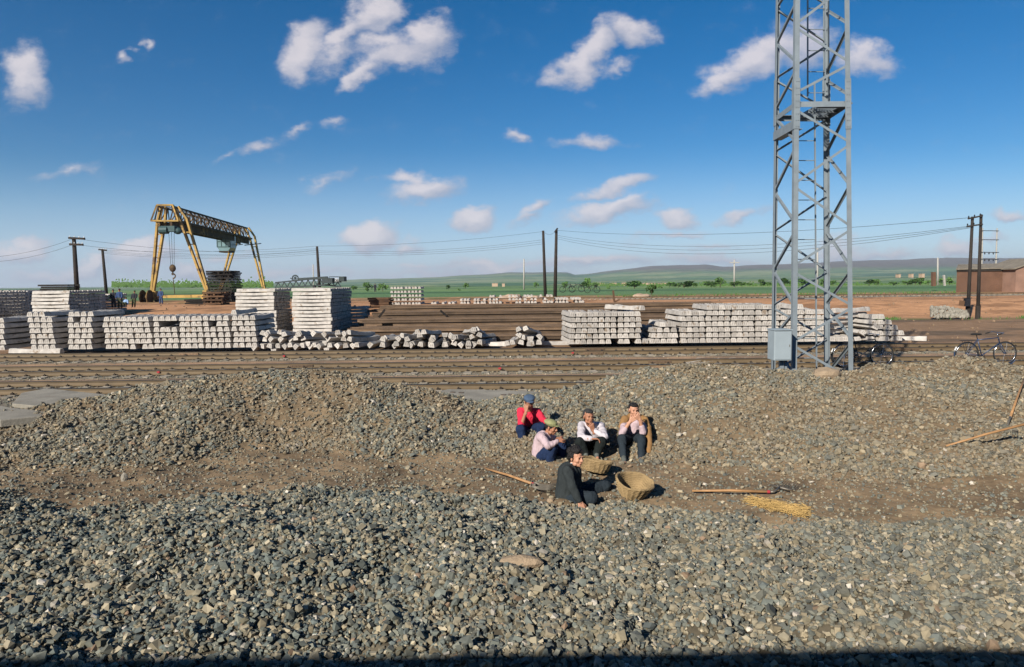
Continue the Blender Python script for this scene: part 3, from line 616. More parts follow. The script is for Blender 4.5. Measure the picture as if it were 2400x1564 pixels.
# rubble between the two rows
def rub(px, lay, roll, yaw, desc, D=FD, dz=0, pitch=0): put(P(px, 800, D+.4).x, D+1.25+random.uniform(-.1, .15), GZ+.06+lay*.225+dz, yaw, roll, pitch, desc)
rr = random.Random(5); idx = 0
for (a, b, st, layers, mess, nm) in [(612, 862, 13.6, (1, .9, .55), .5, 'rubble heap on the left'), (872, 1158, 14.5, (1, .78, .30), .9, 'middle rubble heap'), (1190, 1278, 14.0, (1, .85, .3), .9, 'small right rubble heap')]:
    for r, fr in enumerate(layers):
        nn = int((b-a)/st); lo = r*.5; cnt = 0; xs = [i for i in range(nn) if lo <= i <= nn-1-lo and rr.random() < fr]
        for i in xs:
            cnt += 1; m_ = mess*(0.45 if r == 0 else 1)
            rub(a+st*(i+.5+.5*(r % 2))+rr.uniform(-2, 2), r, rr.gauss(0, .45*m_) if rr.random() < .7 else rr.choice((.8, -.8, 3.14)), rr.gauss(-.10 if a > 800 else -.25, .28*m_), f'tumbled sleeper, {ordn(cnt)} from left in layer {ordn(r+1)} of the {nm}', dz=rr.uniform(0, .05)*mess, pitch=rr.gauss(0, .05*m_)+(-.05*r))
for k, (px, yaw) in enumerate([(1303, 1.5), (88, 1.45), (1131, 1.3)]):
    put(P(px, 812, FD-.3).x, FD-.25+(1.0 if k != 1 else -.15), GZ+.01, yaw, 0, 0, ('sleeper lying flat beside the small rubble heap', 'sleeper lying flat before the narrow stack at far left', 'sleeper half hidden behind the jumbled heap')[k])
nfront = len(placed)
placed_sorted = sorted(range(nfront), key=lambda i: placed[i][3])
chosen = set(placed_sorted[:296]); seen = {}
for i in range(nfront):
    if i in chosen:
        Mx, lb, gr, _ = placed[i]; o = bpy.data.objects.new('concrete_sleeper', SME[i % 3]); C.objects.link(o); o.matrix_world = Mx; tag(o, lb, 'sleeper', gr)
rest = [placed[i][0] for i in range(nfront) if i not in chosen]
# stacks farther back: sleepers along x (sides to the camera)
def cross(xr, y0, n, lay, z0=-.32, L=2.5, nmissing=0, xj=.05, pz=.238, lean=0):
    for r in range(lay):
        jx = random.uniform(-xj, xj)+lean*r; til = random.gauss(0, .004)
        for c in range(n):
            if r == lay-1 and random.random() < nmissing: continue
            rest.append(Matrix.Translation((xr-L/2+jx+random.uniform(-.03, .03), y0+.14+c*.282, z0+r*pz)) @ Matrix.Rotation(math.pi/2+random.gauss(0, .004), 4, 'Z') @ Matrix.Rotation(til, 4, 'X'))
Xp = lambda px, D: (px-1200)/F*D
cross(Xp(-18, 46), 46, 13, 12); cross(Xp(158, 46), 46, 13, 12, lean=.02)
cross(Xp(645, 44.5), 44.5, 12, 12, xj=.09); cross(Xp(777, 44), 44, 20, 12)
cross(Xp(265, 60), 60, 8, 7, z0=.35, pz=.26)
cross(Xp(-60, 52), 56, 20, 12); cross(Xp(838, 50), 50, 4, 6, z0=-.3, L=1.2)
def endsrow(pl, pr, D, lay, z0, pz=.25, keep=1.0, pitch=.285):
    x0, x1 = Xp(pl, D), Xp(pr, D); n = max(1, int((x1-x0)/pitch))
    for r in range(lay):
        for c in range(n):
            if random.random() < keep: rest.append(Matrix.Translation((x0+pitch*(c+.5), D+1.25+random.uniform(-.05, .05), z0+r*pz)) @ Matrix.Rotation(random.gauss(0, .02), 4, 'Z'))
endsrow(0, 70, 51, 12, -.3, pz=.24); endsrow(178, 216, 57, 9, .2); endsrow(306, 378, 38, 2, -.05); endsrow(316, 398, 39.5, 3, -.3)
for (a, b, l, kp) in [(916, 957, 5, 1), (957, 990, 5, 1), (993, 1032, 1, .8), (1036, 1074, 1, .9), (1078, 1105, 2, .9), (1110, 1142, 2, .9), (1146, 1182, 3, .75), (1192, 1226, 3, .8), (1228, 1262, 3, .75), (1266, 1300, 3, .8), (1302, 1336, 2, 1), (1340, 1374, 2, .9)]:
    endsrow(a, b, 66.5, l, .68, pz=.30 if l < 5 else .38, keep=kp, pitch=.33)
V = []; F_ = []; MI = []; nb = 0
for i, Mx in enumerate(rest):
    m_ = SMB[i % 3]; A = np.array([v[:] for v in m_.v]); Mn = np.array(Mx); V.append(A @ Mn[:3, :3].T+Mn[:3, 3]); F_ += [tuple(k+nb for k in f) for f in m_.f]; MI += m_.m; nb += len(A)
me = bpy.data.meshes.new('stacked_sleepers'); me.from_pydata(np.concatenate(V).tolist(), [], F_); me.materials.append(MT['concrete']); me.materials.append(MT['concrete_dark']); me.polygons.foreach_set('material_index', MI); me.update()
o = bpy.data.objects.new('stacked_sleepers', me); C.objects.link(o); tag(o, 'all the farther concrete sleepers in tall and low stacks across the storage yard', None, None, 'stuff')

# ------------------------------------------------------------------ steel rails stacked in the yard
rm = MB(); extr(rm, [(a*1.15, (b+.15)*1.15) for a, b in railprof], -6.25, 6.25); railme = rm.mesh('steel_rail', [MT['rust']])
rm = MB(); extr(rm, [(a*1.15, (b+.15)*1.15) for a, b in railprof], -9.5, 9.5); railme2 = rm.mesh('steel_rail_long', [MT['rust']])
RG = [(33.4, 35.4, 2, 850, 1600, 'nearest rail stack'), (36.4, 39.0, 3, 812, 1620, 'second rail stack'), (40.4, 43.2, 4, 830, 1640, 'third rail stack'), (45.0, 48.0, 5, 822, 1600, 'fourth rail stack'), (50.0, 53.5, 6, 838, 1690, 'rear rail stack')]
for gi, (d0, d1, lay, pl, pr, nm) in enumerate(RG):
    n = int((d1-d0)/.30)
    for r in range(lay):
        xs0 = Xp(pl, d0)+.9*r*random.random(); xs1 = Xp(pr, d0)
        span = xs1-xs0; k = max(1, round(span/19)); 
        for c in range(n):
            if r < lay-1 and 1 < c: 
                if r > 0 and c < n-1 and r < lay-2: continue      # hidden inside the stack
            for s_ in range(k):
                cx = xs0+span*(s_+.5)/k+random.uniform(-.5, .5); o = bpy.data.objects.new('steel_rail', railme2); C.objects.link(o)
                o.location = (cx, d0+c*.30+random.uniform(-.04, .04)+.02*r, -.30+r*.24); o.rotation_euler = (0, 0, random.gauss(0, .004)); o.scale = (span/k/19*random.uniform(.96, 1.0), 1, 1)
                tag(o, f'rusty steel rail, {ordn(c+1)} row back, layer {ordn(r+1)} up, '+('' if k == 1 else ('left half, ' if s_ == 0 else 'right half, '))+nm, 'rail', 'rails in the '+nm)
mb = MB()
for k, (px, py, D, L, a) in enumerate([(895, 735, 42, .5, .9), (1040, 735, 45, .6, 2.4), (1330, 762, 38, .4, .3)]):
    p = P(px, py, D); m_ = MB(); m_.bar(p-Vector((.3*math.cos(a), 0, .3*math.sin(a))), p+Vector((.3*math.cos(a), 0, .3*math.sin(a))), .12, .12); world_thing(m_, 'timber_offcut', 'darktimber', ['dark timber offcut at left on the rail stacks', 'dark timber offcut leaning mid-way on the rail stacks', 'small timber offcut on the nearer rail stack'][k], 'timber')
# rusty small pile left of the white stack, post, and dark piles
def bars_pile(name, label, px, D, z0, w_, n, lay, m, th=.18, L=None, sp=.3, rz=0, alt=False):
    t = empty(name, (Xp(px, D), D, z0), label, 'timber pile' if 'timber' in name else 'pile')
    for r in range(lay):
        for c in range(n):
            mb = MB(); ln = w_*random.uniform(.85, 1.05)
            if alt and r % 2: mb.box((0, 0, 0), (th, ln, th*.8), Matrix.Rotation(random.gauss(0, .05), 3, 'Z')); o = mb.build('timber', m, t, loc=(-w_/2+w_*(c+.5)/n+random.uniform(-.05, .05), w_/2, r*th*.95+th/2))
            else: mb.box((0, 0, 0), (ln, th, th*.8), Matrix.Rotation(random.gauss(0, .03)+rz, 3, 'Z')); o = mb.build('timber', m, t, loc=(random.uniform(-.1, .1), c*sp+random.uniform(-.03, .03), r*th*.95+th/2))
    return t
bars_pile('timber_pile', 'dark brown timber pile in front of the tall black stack', 500, 72, .72, 2.2, 6, 7, 'timber', .20, sp=.35, alt=True)
bars_pile('timber_pile', 'low heap of dark beams sloping beside the brown timber pile', 462, 74, .72, 2.4, 5, 3, 'darktimber', .2, rz=.15)
bars_pile('shaded_timber_stack', 'tall black stack of shaded timbers between the crane legs', 518, 84, .75, 3.1, 12, 19, 'darktimber', .21, sp=.26, alt=True)  # black colour holds the shade of the stack's unlit side
bars_pile('timber_pile', 'dark timbers heaped on top of the far left sleeper stacks', 130, 53, 2.35, 2.3, 6, 4, 'darktimber', .16)
bars_pile('rusty_rail_pile', 'small rusty pile of short rails left of the far white stack', 890, 63, .62, 1.9, 5, 4, 'timber', .22, sp=.4)
mb = MB(); mb.bar(P(1437, 681, 58), P(1440, 708, 58), .14, .14); mb.bar(P(1440, 708, 58), P(1452, 703, 58), .12, .12); world_thing(mb, 'marker_post', 'timber', 'short leaning rusty post standing by the rear rail stack', 'post')

# ------------------------------------------------------------------ lattice tower
DF, DB = 15.5, 16.9
LEG = dict(FL=((1857,874),(1864,0),DF), FR=((2000,874),(1991,0),DF), BL=((1807,870),(1818,0),DB), BR=((1941,870),(1939,0),DB))
def legp(k, y):
    (xa, ya), (xb, yb), D = LEG[k]; t = (y-ya)/(yb-ya); return P(xa+(xb-xa)*t, y, D)
def legz(k, z):
    a = legp(k, 874); b = legp(k, 0); t = (z-a.z)/(b.z-a.z); return a+(b-a)*t
base = (legz('FL', -.1)+legz('BR', -.1))/2
tw = empty('lattice_tower', base, 'tall grey galvanised lattice tower with ladder rising behind the stone heap', 'tower')
ax = Vector((1, 0, 0)); ay = Vector((0, 1, 0))
cfg = dict(FL=(ax, ay), FR=(-ax, ay), BL=(ax, -ay), BR=(-ax, -ay))
for k, (e1, e2) in cfg.items():
    mb = MB(); mb.angle(legz(k, -.3), legz(k, 15.5), .106, .012, e1, e2); o = mb.build('leg', 'galv', tw)
    mb = MB(); yc = legp(k, 243).z
    mb.angle(legz(k, yc-.55)-e1*.013-e2*.013, legz(k, yc+.55)-e1*.013-e2*.013, .135, .012, e1, e2)
    for q in range(8):
        z = yc-.5+q*.14; p = legz(k, z)
        if k[0] == 'F':
            for u in (.035, .085): mb.box(p+e1*u-ay*.018, (.022, .014, .022))
    mb.build('splice_plate', 'galv', tw)
def brace(k1, y1, k2, y2, face, w_=.054):
    a = legp(k1, y1); b = legp(k2, y2); n = {'F': -ay, 'B': ay, 'L': -ax, 'R': ax}[face]
    if face in 'FB':
        s1 = 1 if b.x > a.x else -1; a = a+ax*(.05*s1); b = b-ax*(.05*s1)
    else:
        s1 = 1 if b.y > a.y else -1; a = a+ay*(.05*s1); b = b-ay*(.05*s1)
    off = -n*.016; a = a+off; b = b+off; d = (b-a).normalized(); e = d.cross(n).normalized()
    mb = MB(); mb.angle(a-e*w_/2, b-e*w_/2, w_, .007, e, -n); mb.build('brace', 'galv', tw)
for (a, y1, b, y2, f) in [('FL',54,'FR',-35,'F'),('FL',66,'FR',142,'F'),('FR',153,'FL',216,'F'),('FL',258,'FR',331,'F'),('FR',341,'FL',429,'F'),('FL',440,'FR',528,'F'),('FR',541,'FL',621,'F'),('FL',640,'FR',714,'F'),('FR',724,'FL',800,'F'),('FL',812,'FR',888,'F'),
    ('BL',-52,'BR',10,'B'),('BL',26,'BR',99,'B'),('BR',110,'BL',183,'B'),('BL',192,'BR',256,'B'),('BR',283,'BL',355,'B'),('BL',364,'BR',448,'B'),('BR',462,'BL',541,'B'),('BL',550,'BR',633,'B'),('BR',640,'BL',714,'B'),('BL',724,'BR',791,'B'),('BR',797,'BL',871,'B'),
    ('FL',-60,'BL',15,'L'),('FL',4,'BL',99,'L'),('BL',107,'FL',142,'L'),('FL',165,'BL',252,'L'),('BL',282,'FL',328,'L'),('FL',348,'BL',444,'L'),('BL',456,'FL',520,'L'),('FL',546,'BL',628,'L'),('BL',640,'FL',714,'L'),('FL',734,'BL',790,'L'),('BL',800,'FL',880,'L'),
    ('BR',26,'FR',51,'R'),('FR',68,'BR',174,'R'),('BR',191,'FR',219,'R'),('FR',258,'BR',358,'R'),('BR',365,'FR',428,'R'),('FR',440,'BR',532,'R'),('BR',545,'FR',622,'R'),('FR',641,'BR',711,'R'),('BR',720,'FR',789,'R'),('FR',809,'BR',875,'R')]:
    brace(a, y1, b, y2, f)
zp = legp('FL', 238).z
for (a, b, n) in (('FL','FR',-ay),('FL','BL',-ax),('BL','BR',ay),('BR','FR',ax)):
    mb = MB(); p = legz(a, zp)-n*.02; q_ = legz(b, zp)-n*.02; mb.angle(p, q_, .12, .010, Vector((0,0,-1)), -n); mb.build('platform_beam', 'galv', tw)
mb = MB(); A = legz('FL', zp-.02); B = legz('BR', zp-.02)
for k in range(10):
    x = 1.0*(k/9); p = Vector((A.x+.62+(B.x-A.x-.68)*x, A.y+.08, zp-.03)); mb.bar(p, p+Vector((0, B.y-A.y-.16, 0)), .018, .035)
for k in range(3): y = A.y+.25+k*.45; mb.bar((A.x+.6, y, zp-.07), (B.x-.05, y, zp-.07), .04, .04)
mb.build('platform_grating', 'galv', tw)
mb = MB(); mb.angle(legp('BL', 330)-ax*.02, legp('FL', 303)-ax*.02, .20, .01, Vector((0,0,1)), ax); mb.build('side_plate', 'galv', tw)
# ladders
def ladder(xl, xr, y0, y1, D, rungs):
    mb = MB()
    for (xa, xb) in (xl, xr): mb.bar(P(xa, y0, D), P(xb, y1, D), .022, .045, (0, 1, 0))
    for y in rungs:
        t = (y-y0)/(y1-y0); mb.tube([P(xl[0]+(xl[1]-xl[0])*t, y, D), P(xr[0]+(xr[1]-xr[0])*t, y, D)], .011, 6)
    mb.build('ladder', 'galv', tw)
ladder((1864, 1858), (1909, 1914), 192, 895, 16.1, [284+46.3*k for k in range(14)])
ladder((1893, 1893), (1934, 1934), -120, 226, 16.4, [218-49.5*k for k in range(7)])
# cabinet on the tower
cb = empty('equipment_cabinet', P(1820, 846, 15.35), 'grey steel equipment cabinet on legs at the foot of the lattice tower', 'cabinet')
a = P(1806, 774, 15.35); b = P(1848, 843, 15.35); w_ = b.x-a.x; h_ = a.z-b.z; cc = Vector(((a.x+b.x)/2, 15.35, (a.z+b.z)/2)); Mz = Matrix.Identity(3)
mb = MB(); mb.box(cc, (w_*.94, .40, h_), Mz); mb.build('cabinet_body', 'cabinet', cb, bevel=.012)
mb = MB(); mb.box(cc+Vector((0, 0, h_/2+.014)), (w_, .46, .022), Mz); mb.build('cabinet_lid', 'cabinet', cb, bevel=.005)
mb = MB(); mb.box(cc+Mz @ Vector((0, -.205, 0)), (w_*.84, .012, h_*.92), Mz); d_ = mb.build('cabinet_door', 'cabinet', cb, bevel=.004)
mb = MB(); mb.box(cc+Mz @ Vector((.14, -.215, 0)), (.012, .012, .05), Mz); mb.build('handle', 'tine', d_)
for (px, wd) in ((1832, .09), (1842, .05)):
    mb = MB(); q_ = P(px, 846, 15.4); mb.box((q_.x, 15.42, (q_.z-.1)/2+.0), (wd, wd, q_.z+.2)); mb.build('support_pipe', 'galv', cb)

# ------------------------------------------------------------------ poles and wires
def pole(px0, py0, px1, py1, D, r, label, name='utility_pole', m='polewood', zb=None, arms=(), group=None, insul=True):
    top = P(px0, py0, D); bot = P(px1, py1, D); zg = HH(bot.x, D)-.2 if zb is None else zb
    t_ = (top.z-zg)/(top.z-bot.z) if abs(top.z-bot.z) > .01 else 1; bot = top+(bot-top)*max(1, t_)
    t = empty(name, bot, label, 'pole', group); mb = MB(); mb.tube([bot, top], [r*1.2, r*.85], 10); mb.build('post', m, t, smooth=True)
    for (xa, ya, xb, yb) in arms:
        a_ = P(xa, ya, D-r-.04); b_ = P(xb, yb, D-r-.04); mb = MB(); mb.bar(a_, b_, r*.8, r*1.0); arm = mb.build('crossarm', m, t)
        if insul:
            for k in range(4):
                p = a_+(b_-a_)*(.06+.88*k/3); mb = MB(); mb.lathe([(.02, 0), (.05, .02), (.05, .09), (.03, .14), (.01, .15)], p+Vector((0, 0, r*.45)), 8); mb.build('insulator', 'white', arm)
    return t
pg = 'tarred wooden poles carrying the yard wires'
pole(173, 557, 181, 690, 74, .22, 'dark wooden pole with two crossarms behind the far left sleeper stacks', arms=((161,558,199,560),(163,573,195,574)), group=pg)
pole(240, 584, 248, 672, 100, .20, 'slimmer dark pole with one short crossarm, second from the left', arms=((231,585,250,587),), group=pg)
pole(743, 578, 749, 678, 98, .20, 'plain dark leaning pole behind the dark green lattice boom', group=pg)
pole(1273, 541, 1278, 690, 97, .20, 'left pole of the dark pair in the middle distance', group=pg)
pole(1304, 539, 1301, 692, 96, .22, 'right pole of the dark pair in the middle distance', arms=((1300,545,1307,535),), group=pg, insul=False)
pole(1228, 607, 1228, 674, 190, .20, 'thin white concrete pole left of the dark pole pair', 'concrete_pole', 'pale')
pole(1721, 609, 1721, 668, 190, .22, 'white concrete pole with a crossarm left of the lattice tower', 'concrete_pole', 'pale', arms=((1710,616,1733,616),))
pole(1916, 582, 1916, 664, 170, .22, 'white concrete pole seen through the lattice tower', 'concrete_pole', 'pale')
pole(2198, 604, 2198, 664, 190, .22, 'white concrete pole standing left of the brick hut', 'concrete_pole', 'pale')
pole(734, 620, 735, 664, 220, .2, 'tiny white pole showing above the dark green boom', 'concrete_pole', 'pale')
hf = empty('twin_pole_frame', P(2281, 741, 50), 'pair of dark wooden poles joined by two crossbars at right', 'pole')
hp = [((2279.4,508),(2268,741)), ((2299.5,503),(2291.5,742))]
for (a, b) in hp:
    A = P(*a, 50); B = P(*b, 50); B = A+(B-A)*1.04; mb = MB(); mb.tube([B, A], [.125, .095], 10); mb.build('post', 'polewood', hf, smooth=True)
    mb = MB(); q_ = A+(B-A)*.86; mb.tube([q_, q_+(B-A)*.13], [.16, .17], 10); mb.build('splint', 'polewood', hf)
for (ya, yb, xa, xb) in ((513,506,2269,2303),(531,526,2266,2303)):
    mb = MB(); A = P(xa, ya, 49.85); B = P(xb, yb, 49.85); mb.bar(A, B, .09, .11); arm = mb.build('crossbar', 'polewood', hf)
    for k in range(3):
        p = A+(B-A)*(.04+.4*k); mb = MB(); mb.lathe([(.02, 0), (.045, .02), (.045, .09), (.02, .14)], p+Vector((0, 0, .06)), 8); mb.build('insulator', 'dark', arm)
mb = MB(); a = P(2261, 700, 49.7); b = P(2272, 718, 49.7); mb.box((a+b)/2, (abs(b.x-a.x), .25, abs(a.z-b.z))); mb.box((a+b)/2+Vector((0, 0, .32)), (.5, .34, .04)); mb.build('switch_box', 'black', hf)
mb = MB(); a = P(2248, 705, 49.6); b = P(2260, 717, 49.6); mb.box((a+b)/2, (abs(b.x-a.x), .03, abs(a.z-b.z)), Matrix.Rotation(.15, 3, 'Y')); mb.bar((a+b)/2+Vector((.1, 0, 0)), (a+b)/2+Vector((.6, .2, -.1)), .03, .03); mb.build('sign_board', 'timber', hf)
tp = empty('twin_concrete_frame', P(2320, 640, 150), 'pale concrete frame pole with four thin crossbars behind the brick hut', 'pole')
for (a, b) in (((2337,535),(2333,660)),((2303,535),(2300,660))):
    mb = MB(); mb.tube([P(*b, 150), P(*a, 150)], [.19, .12], 8); mb.build('post', 'pale', tp)
for y in (541, 562, 591.5, 607.5):
    mb = MB(); mb.bar(P(2300, y, 149.8), P(2341, y+.5, 149.8), .1, .14)
    if y > 580:
        for k in range(3): mb.ell(P(2308+10*k, y+2.5, 149.7), (.16, .16, .28), n=6)
    mb.build('crossbar', 'wire', tp)
def wire(pts, sag, label, r=.018, group='overhead wires along the pole line'):
    path = []
    for (a, b) in zip(pts[:-1], pts[1:]):
        a = Vector(a); b = Vector(b)
        for k in range(14): t = k/14; p = a.lerp(b, t); p.z -= sag*4*t*(1-t); path.append(p)
    path.append(Vector(pts[-1])); mb = MB(); mb.tube(path, r, 5); mb.v = mb.v; o = world_thing(mb, 'overhead_wire', 'wire', label, 'wire', group)
wl = [(-140, 572, 74), (173, 556, 74), (743, 577, 98), (1273, 541, 97), (1304, 539, 96)]
wire([P(2279, 510, 50), P(1304, 540, 96)], .9, 'top wire from the twin pole frame to the middle pole pair', .016)
for k in range(3): wire([P(2276, 530+2*k, 50), P(1306, 552+4*k, 96)], 1.5+.25*k, ['upper','middle','lower'][k]+' wire of the sagging bundle right of the middle pole pair', .014)
wire([P(1304, 540, 96), P(1273, 543, 97), P(743, 577, 98), P(240, 586, 100)], .5, 'top wire between the middle pole pair and the left poles', .016)
for k in range(3): wire([P(1273, 562+5*k, 97), P(743, 588+4*k, 98), P(240, 588+3*k, 100)], .7, ['upper','middle','lower'][k]+' wire of the bundle left of the middle pole pair', .014)
for k in range(2): wire([P(743, 583+3*k, 98), P(173, 559+14*k, 74), P(-140, 600+10*k, 74)], .9, ['upper','lower'][k]+' wire running off the left edge from the crossarm pole', .014)

# ------------------------------------------------------------------ gantry crane
gc = empty('gantry_crane', (-46, 100, .6), 'yellow gantry crane with dark truss beam standing over the left side of the yard', 'crane')
def lerp(a, b, t): return a+(b-a)*t
DN, DFR = 90.0, 124.0
nearc = Vector((Xp(404, DN), DN, 0)); farc = Vector((Xp(573, DFR), DFR, 0)); bd_ = (farc-nearc).normalized(); side = Vector((bd_.y, -bd_.x, 0))
zB = P(404, 532, DN).z; zT = zB+2.6
def bp(s, lat, z): return nearc+bd_*s+side*lat+Vector((0, 0, z))
Ltot = (farc-nearc).length; s0, s1 = -1.0, Ltot+1.8
mb = MB()
for lat in (-1.35, 1.35): mb.bar(bp(s0, lat, zB+.75), bp(s1, lat, zB+.75), .25, .25)
for lat in (-.75, .75): mb.bar(bp(s0, lat, zB+.25), bp(s1, lat, zB+.25), .28, .95)
mb.build('main_beam', 'crane_dark', gc)
mb = MB(); n = 22
for lat in (-.85, .85): mb.bar(bp(s0+.3, lat, zT), bp(s1, lat, zT), .2, .22)
for k in range(n+1):
    s_ = s0+.3+(s1-s0-.3)*k/n
    mb.bar(bp(s_, -.6, zT), bp(s_, .6, zT), .1, .1); mb.bar(bp(s_, -1.2, zB+.75), bp(s_, 1.2, zB+.75), .1, .1)
mb.build('top_chord', 'crane_dark', gc)
for lat in (-1, 1):
    mb = MB()
    for k in range(n):
        a = s0+.3+(s1-s0-.3)*k/n; b = s0+.3+(s1-s0-.3)*(k+1)/n
        mb.bar(bp(a, lat*1.35, zB+.8), bp(a, lat*.85, zT), .13, .13)
        if k % 2: mb.bar(bp(a, lat*1.35, zB+.8), bp(b, lat*.85, zT), .12, .12)
        else: mb.bar(bp(b, lat*1.35, zB+.8), bp(a, lat*.85, zT), .12, .12)
    mb.build('truss_web', 'crane_dark', gc)
mb = MB(); pf = [(bp(s0, -1.7, zB+.7)), bp(s0, 1.7, zB+.7), bp(s0+.3, 1.0, zT+.15), bp(s0+.3, -1.0, zT+.15)]
for a, b in ((0,3),(1,2),(2,3),(0,1)): mb.bar(pf[a], pf[b], .2, .2)
mb.build('end_frame', 'yellow', gc)
def leg(xb, yb, xt, yt, D, label=None):
    A = P(xt, yt, D); B = P(xb, yb, D); B.z = max(B.z, .9) if D < 100 else .9; up = Vector((0, 0, zT-A.z)); 
    mb = MB(); d = (A-B)
    for k in (-1, 1):
        mb.bar(B+side*(.12*k), A+side*(.45*k), .25, .45, (0, 1, 0))
    top = Vector((lerp(B.x, A.x, 1.0), A.y, zT)); 
    for k in (-1, 1): mb.bar(A+side*(.5*k), A+side*(.3*k)+Vector(((nearc.x if D < 100 else farc.x)-A.x, 0, 0))*.45+up, .26, .4, (0, 1, 0))
    for k in range(1, 6): t = k/6; c_ = lerp(B, A, t); mb.bar(c_-side*lerp(.15, .5, t), c_+side*lerp(.15, .5, t), .12, .12)
    mb.build('leg', 'yellow', gc)
leg(357.6, 686, 377.7, 522, DN); leg(487.5, 686, 430.5, 516, DN); leg(512, 674, 554, 552, DFR); leg(621.5, 674, 591, 556, DFR)
for (a, b, D) in ((357.6, 487.5, DN), (512, 621.5, DFR)):
    A = P(a, 688, D); B = P(b, 688, D); A.z = B.z = 1.35; mb = MB(); mb.bar(A-Vector((1.0, 0, .0)), B+Vector((1.0, 0, 0)), .35, .38); mb.build('sill_beam', 'yellow', gc)
    for q_ in (A, B):
        mb = MB(); mb.box(q_+Vector((0, 0, .35)), (1.1, .7, .8)); mb.box(q_+Vector((0, 0, -.25)), (1.6, .5, .35)); bg_ = mb.build('bogie', 'yellow', gc)
        for k in (-.5, .5): mb = MB(); mb.lathe([(.1,-.1),(.3,-.1),(.33,0),(.3,.1),(.1,.1)], q_+Vector((k, 0, -.42)), 14, Matrix.Rotation(math.pi/2, 3, 'X')); mb.build('wheel', 'black', bg_)
mb = MB(); q_ = P(343, 697, 89); mb.lathe([(.15,-.55),(.95,-.5),(.95,-.42),(.3,-.4),(.3,.4),(.95,.42),(.95,.5),(.15,.55)], q_, 18, Matrix.Rotation(math.pi/2, 3, 'Y')); mb.build('cable_reel', 'crane_dark', gc)
tr = P(398, 537, 88); mb = MB(); mb.box(tr, (1.7, 1.1, .7)); mb.lathe([(.1,-.5),(.5,-.5),(.5,.5),(.1,.5)], tr+Vector((-.6, -.3, -.15)), 12, Matrix.Rotation(math.pi/2, 3, 'Y')); mb.ell(tr+Vector((1.0, 0, -.25)), (.55, .45, .45)); hoist = mb.build('hoist', 'teal', gc)
hk = P(404.5, 629, 88); mb = MB()
for k in (-.35, 0, .35): mb.tube([tr+Vector((.2+k, 0, -.2)), hk+Vector((k*.6, 0, .2))], .025, 5)
mb.build('hoist_cable', 'wire', gc)
mb = MB(); mb.ell(hk, (.42, .3, .5)); mb.torus(hk+Vector((0, 0, -1.0)), .3, .08, (0,1,0), 16, 6, -2.2, 1.6); mb.tube([hk, hk+Vector((0, 0, -.9))], .09, 8); mb.tube([hk+Vector((0, 0, -1.2)), hk+Vector((.12, 0, -3.4))], .05, 6); mb.build('hook_block', 'crane_dark', gc)
mb = MB(); cD = 116; a = P(515, 552, cD); b = P(547, 590, cD); cx_ = (a.x+b.x)/2; w_ = (b.x-a.x); prof_ = [(-.5,1),(.5,1),(.5,-.55),(.32,-1),(-.32,-1),(-.5,-.5)]; hz = (a.z-b.z)/2; cz = (a.z+b.z)/2
vs = [(cx_+w_*x, cD+yy, cz+hz*z) for yy in (-1.2, 1.2) for x, z in prof_]; mb.add(vs, [(i, (i+1) % 6, (i+1) % 6+6, i+6) for i in range(6)]+[(5,4,3,2,1,0),(6,7,8,9,10,11)]); cab = mb.build('operator_cab', 'glass', gc)
mb = MB()
for x in (-.5, -.17, .17, .5): mb.bar((cx_+w_*x, cD-1.22, cz+hz), (cx_+w_*x, cD-1.22, cz-hz*.5), .1, .1)
for z in (1, .2, -.45): mb.bar((cx_-w_*.5, cD-1.23, cz+hz*z), (cx_+w_*.5, cD-1.23, cz+hz*z), .1, .12)
mb.build('cab_frame', 'teal', cab); mb = MB(); mb.box((cx_, cD, cz-hz-.05), (w_*.75, 2.4, .25)); mb.build('cab_floor', 'crane_dark', cab); mb = MB(); mb.bar((cx_, cD, cz+hz), (cx_, cD, zB+.2), .8, .5, (0,1,0)); mb.build('cab_hanger', 'crane_dark', gc)
mb = MB(); mb.bar(P(552, 575, 120), P(569, 573, 120), .12, .12); mb.bar(P(573, 575, 120), P(612, 571, 120), .14, .14); mb.build('power_bracket', 'wire', gc)

# ------------------------------------------------------------------ dark green lattice boom on the yard
bo = empty('crane_boom', P(727, 680, 60), 'dark green lattice boom with a round drum lying behind the tall pale sleeper stacks', 'crane boom')
Dbm = 60
def bar_(m_, p, q_, w_=.09, D1=Dbm, D2=None): m_.bar(P(*p, D1), P(*q_, D2 or D1), w_, w_)
mb = MB()
for dd in (Dbm, Dbm+1.1): mb = MB() if dd == Dbm else (mb.build('chord', 'boom', bo) and MB()); bar_(mb, (645,663), (768,650), .12, dd); bar_(mb, (646,676), (768,668), .12, dd); bar_(mb, (768,668), (800,674), .12, dd); bar_(mb, (768,661), (800,661), .12, dd)
mb.build('chord', 'boom', bo)
mb = MB(); mb2 = MB(); zz = [645+7*k for k in range(23)]
for k, (a, b) in enumerate(zip(zz[:-1], zz[1:])):
    tp_ = lambda x: 663-(x-645)*13/123 if x < 768 else 661; bt = lambda x: 676-(x-645)*.065 if x < 768 else 668+(x-768)*.18
    for m_, dd in ((mb, Dbm), (mb2, Dbm+1.1)): bar_(m_, (a-.5, tp_(a)) if k % 2 else (a-.5, bt(a)), (b+.5, bt(b)) if k % 2 else (b+.5, tp_(b)), .07, dd)
mb.build('lacing', 'boom', bo); mb2.build('lacing', 'boom', bo)
mb = MB(); q_ = P(692, 652.5, Dbm); mb.torus(q_, .26, .05, (0,1,0), 20, 6)
for k in range(4): a = k*math.pi/4; mb.bar(q_-Vector((math.cos(a), 0, math.sin(a)))*.26, q_+Vector((math.cos(a), 0, math.sin(a)))*.26, .05, .05)
mb.build('drum', 'boom', bo)
